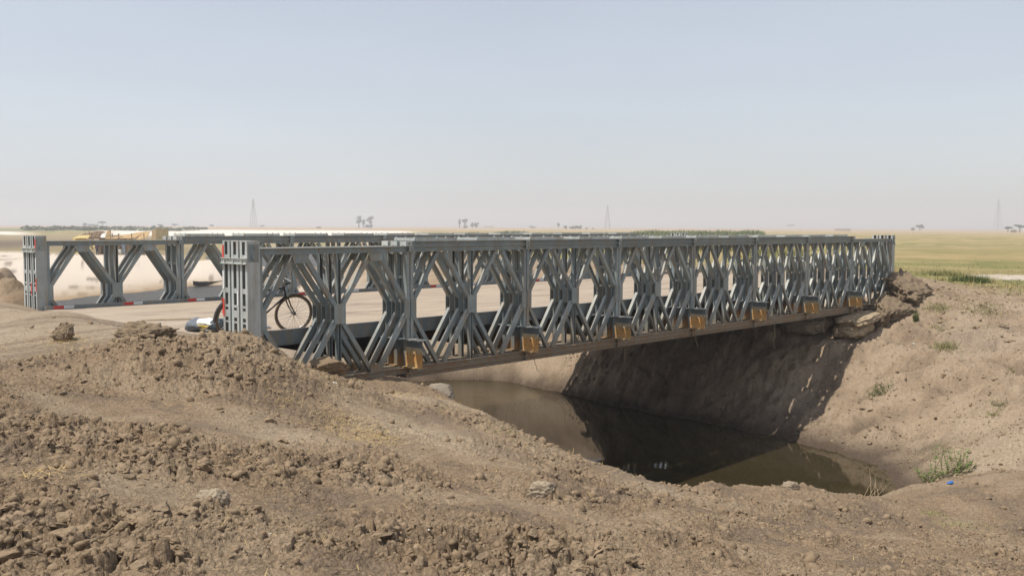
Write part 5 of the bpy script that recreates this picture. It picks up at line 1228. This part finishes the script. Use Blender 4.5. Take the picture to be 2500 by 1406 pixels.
for k, a_ in enumerate(((876, 1050, 29, 12, 'tall', 'tall slim tree standing left in the pair above the middle of the far truss'), (905, 1050, 28, 15, 'tall', 'tall tree with a wide ragged top beside the slim one'), (888, 1050, 20, 8, 'tall', 'shorter tree between the two tall ones above the far truss'), (897, 1050, 9, 24, 'bush', 'dark bush at the foot of the two tall trees'),
        (1122, 1150, 21, 6, 'tall', 'thin slim tree leftmost of the four above the near truss start'), (1135, 1150, 22, 10, 'tall', 'tallest of the four trees above the near truss start'), (1153, 1150, 14, 7, 'round', 'small round tree third of the four above the near truss'), (1162, 1150, 14, 11, 'round', 'fuller tree rightmost of the four above the near truss'), (1137, 1150, 8, 10, 'bush', 'bush at the foot of the tallest of the four trees'),
        (1300, 1500, 7, 20, 'bush', 'faint low bushes between the green reed patch and the grove'), (1363, 1300, 14, 8, 'round', 'lone little tree just left of the long dark grove'), (1381, 1000, 9, 9, 'bush', 'dark bush at the left end of the long grove'), (1398, 1000, 10, 22, 'bush', 'dense dark grove left of the middle pylon'), (1415, 1000, 10, 20, 'bush', 'dense dark bush at the right end of the grove by the pylon'),
        (251, 1300, 12, 18, 'umbrella', 'faint umbrella tree above the reed shelter'), (207, 1300, 10, 6, 'round', 'faint small tree left of the umbrella tree'), (226, 1350, 6, 32, 'bush', 'faint low thicket beside the umbrella tree'), (390, 1300, 6, 9, 'round', 'tiny round tree left of the reed screen top'), (427, 1250, 7, 14, 'umbrella', 'tiny flat-topped tree above the far truss start'), (517, 1400, 6, 10, 'round', 'tiny hazy tree left of the first pylon'),
        (468, 560, 8, 28, 'bush', 'dark rounded bush at the edge of the white sand bar'), (494, 570, 6, 24, 'bush', 'smaller dark bush right of the rounded one on the sand bar'), (2246, 1050, 15, 16, 'round', 'lone round tree above the pasture right of the bridge'), (2229, 1080, 8, 10, 'bush', 'small bush left of the lone round tree'), (1930, 2300, 10, 16, 'umbrella', 'very faint pair of trees on the horizon above the far bridge end'),
        (2461, 760, 12, 16, 'umbrella', 'dark spreading tree beside the straw hut at the right edge'), (2490, 760, 16, 26, 'umbrella', 'larger dark spreading tree cut by the right picture edge'), (1000-520+160, 1600, 5, 14, 'bush', 'faint bush right of the first pylon'))):
    tree(*a_, 500+k)
def pylon(u, dist, H, label, seed):
    q = far_pt(u, dist); root = empty('power_pylon', q, .5+seed); tag(root, label, 'pylon', 'lattice pylons on the horizon'); b = H*.10; t = .20
    lv = [0, .17, .32, .45, .56, .66, .75, .84, .92, 1.0]; hw = lambda f: b*(1-f)**1.0*(1 if f < .6 else .9)+.35
    for sx, sy in ((-1, -1), (1, -1), (1, 1), (-1, 1)):
        m = MB()
        for i in range(len(lv)-1): m.bar((sx*hw(lv[i]), sy*hw(lv[i]), H*lv[i]), (sx*hw(lv[i+1]), sy*hw(lv[i+1]), H*lv[i+1]), t, t)
        m.build('leg', M['steel_deck'], root)
    m = MB()
    for i in range(len(lv)-1):
        z0, z1, w0, w1 = H*lv[i], H*lv[i+1], hw(lv[i]), hw(lv[i+1])
        for (ax, ay, bx, by) in ((-1, -1, 1, -1), (1, -1, 1, 1), (1, 1, -1, 1), (-1, 1, -1, -1)):
            m.bar((ax*w0, ay*w0, z0), (bx*w1, by*w1, z1), .12, .12); m.bar((bx*w0, by*w0, z0), (ax*w1, ay*w1, z1), .12, .12); m.bar((ax*w1, ay*w1, z1), (bx*w1, by*w1, z1), .12, .12)
    o = m.build('lattice', M['steel_deck'], root)
    for f, L_ in ((.70, H*.075), (.80, H*.085), (.90, H*.07)):
        for s in (-1, 1):
            m = MB(); m.bar((0, 0, H*f), (s*L_, 0, H*f+.4), .25, .25); m.bar((0, 0, H*f+1.6), (s*L_, 0, H*f+.4), .2, .2); m.build('cross_arm', M['steel_deck'], root)
pylon(619, 1150, 33, 'pale lattice pylon above the start of the far truss', 0); pylon(1483, 1250, 30, 'lattice pylon rising behind the middle of the bridge', .3); pylon(2436, 1500, 43, 'hazy lattice pylon near the right edge of the picture', .6)
def hut(u, dist, wpx, hpx, label, seed, open_=False):
    q = far_pt(u, dist); s = dist/FPX; W_, H = wpx*s, hpx*s; root = empty('hut', q, HANG); tag(root, label, 'hut')
    if not open_:
        m = MB(); m.tube([(0, 0, 0), (0, 0, H*.5)], W_*.42, 14); m.build('wall', M['mat2'], root); m = MB(); m.tube([(0, 0, H*.48), (0, 0, H*.8), (0, 0, H)], [W_*.55, W_*.25, .05], 14); m.build('roof', M['mat3'], root)
    else:
        m = MB(); slab(m, ((-W_/2, -2, H*.72), (W_/2, -2, H*.8), (W_/2, 2, H), (-W_/2, 2, H*.9)), nrm=(0, 0, 1), th=.25, sub=9); m.build('roof', M['mat3'], root)
        for k in range(5):
            for y in (-1.8, 1.8): MB().tube([((k-2)*W_*.23, y, 0), ((k-2)*W_*.23, y, H*.85)], .12, 6).build('post', M['wood'], root)
hut(2058, 700, 34, 5.5, 'long low open thatch shelter on the horizon above the far bridge end', 1, True)
hut(2475, 740, 14, 7, 'small straw hut between the two dark spreading trees', 2); hut(1432, 1000, 8, 5, 'tiny hut right of the dark grove', 3); hut(1448, 1020, 7, 4, 'second tiny hut next to the middle pylon', 4); hut(1195, 1150, 22, 5, 'pale low roof on the plain above the near truss', 5, True); hut(778, 900, 14, 5, 'low dark hut on the plain left of the tall trees', 6)

# ------------------------------------------------------------------ haze
def haze():
    m = bpy.data.materials.new('hazy_air'); m.use_nodes = True; n = m.node_tree; n.nodes.clear()
    o_ = n.nodes.new('ShaderNodeOutputMaterial'); v = n.nodes.new('ShaderNodeVolumePrincipled')
    v.inputs['Color'].default_value = (.81, .83, .88, 1); v.inputs['Density'].default_value = HAZE_D; v.inputs['Anisotropy'].default_value = .2
    n.links.new(v.outputs[0], o_.inputs['Volume'])
    b = MB(); b.box(-10500, 10500, -10500, 10500, -6.5, 50); h = b.build('haze', m); tag(h, kind='stuff'); return h
HAZE_D = .00075
haze()
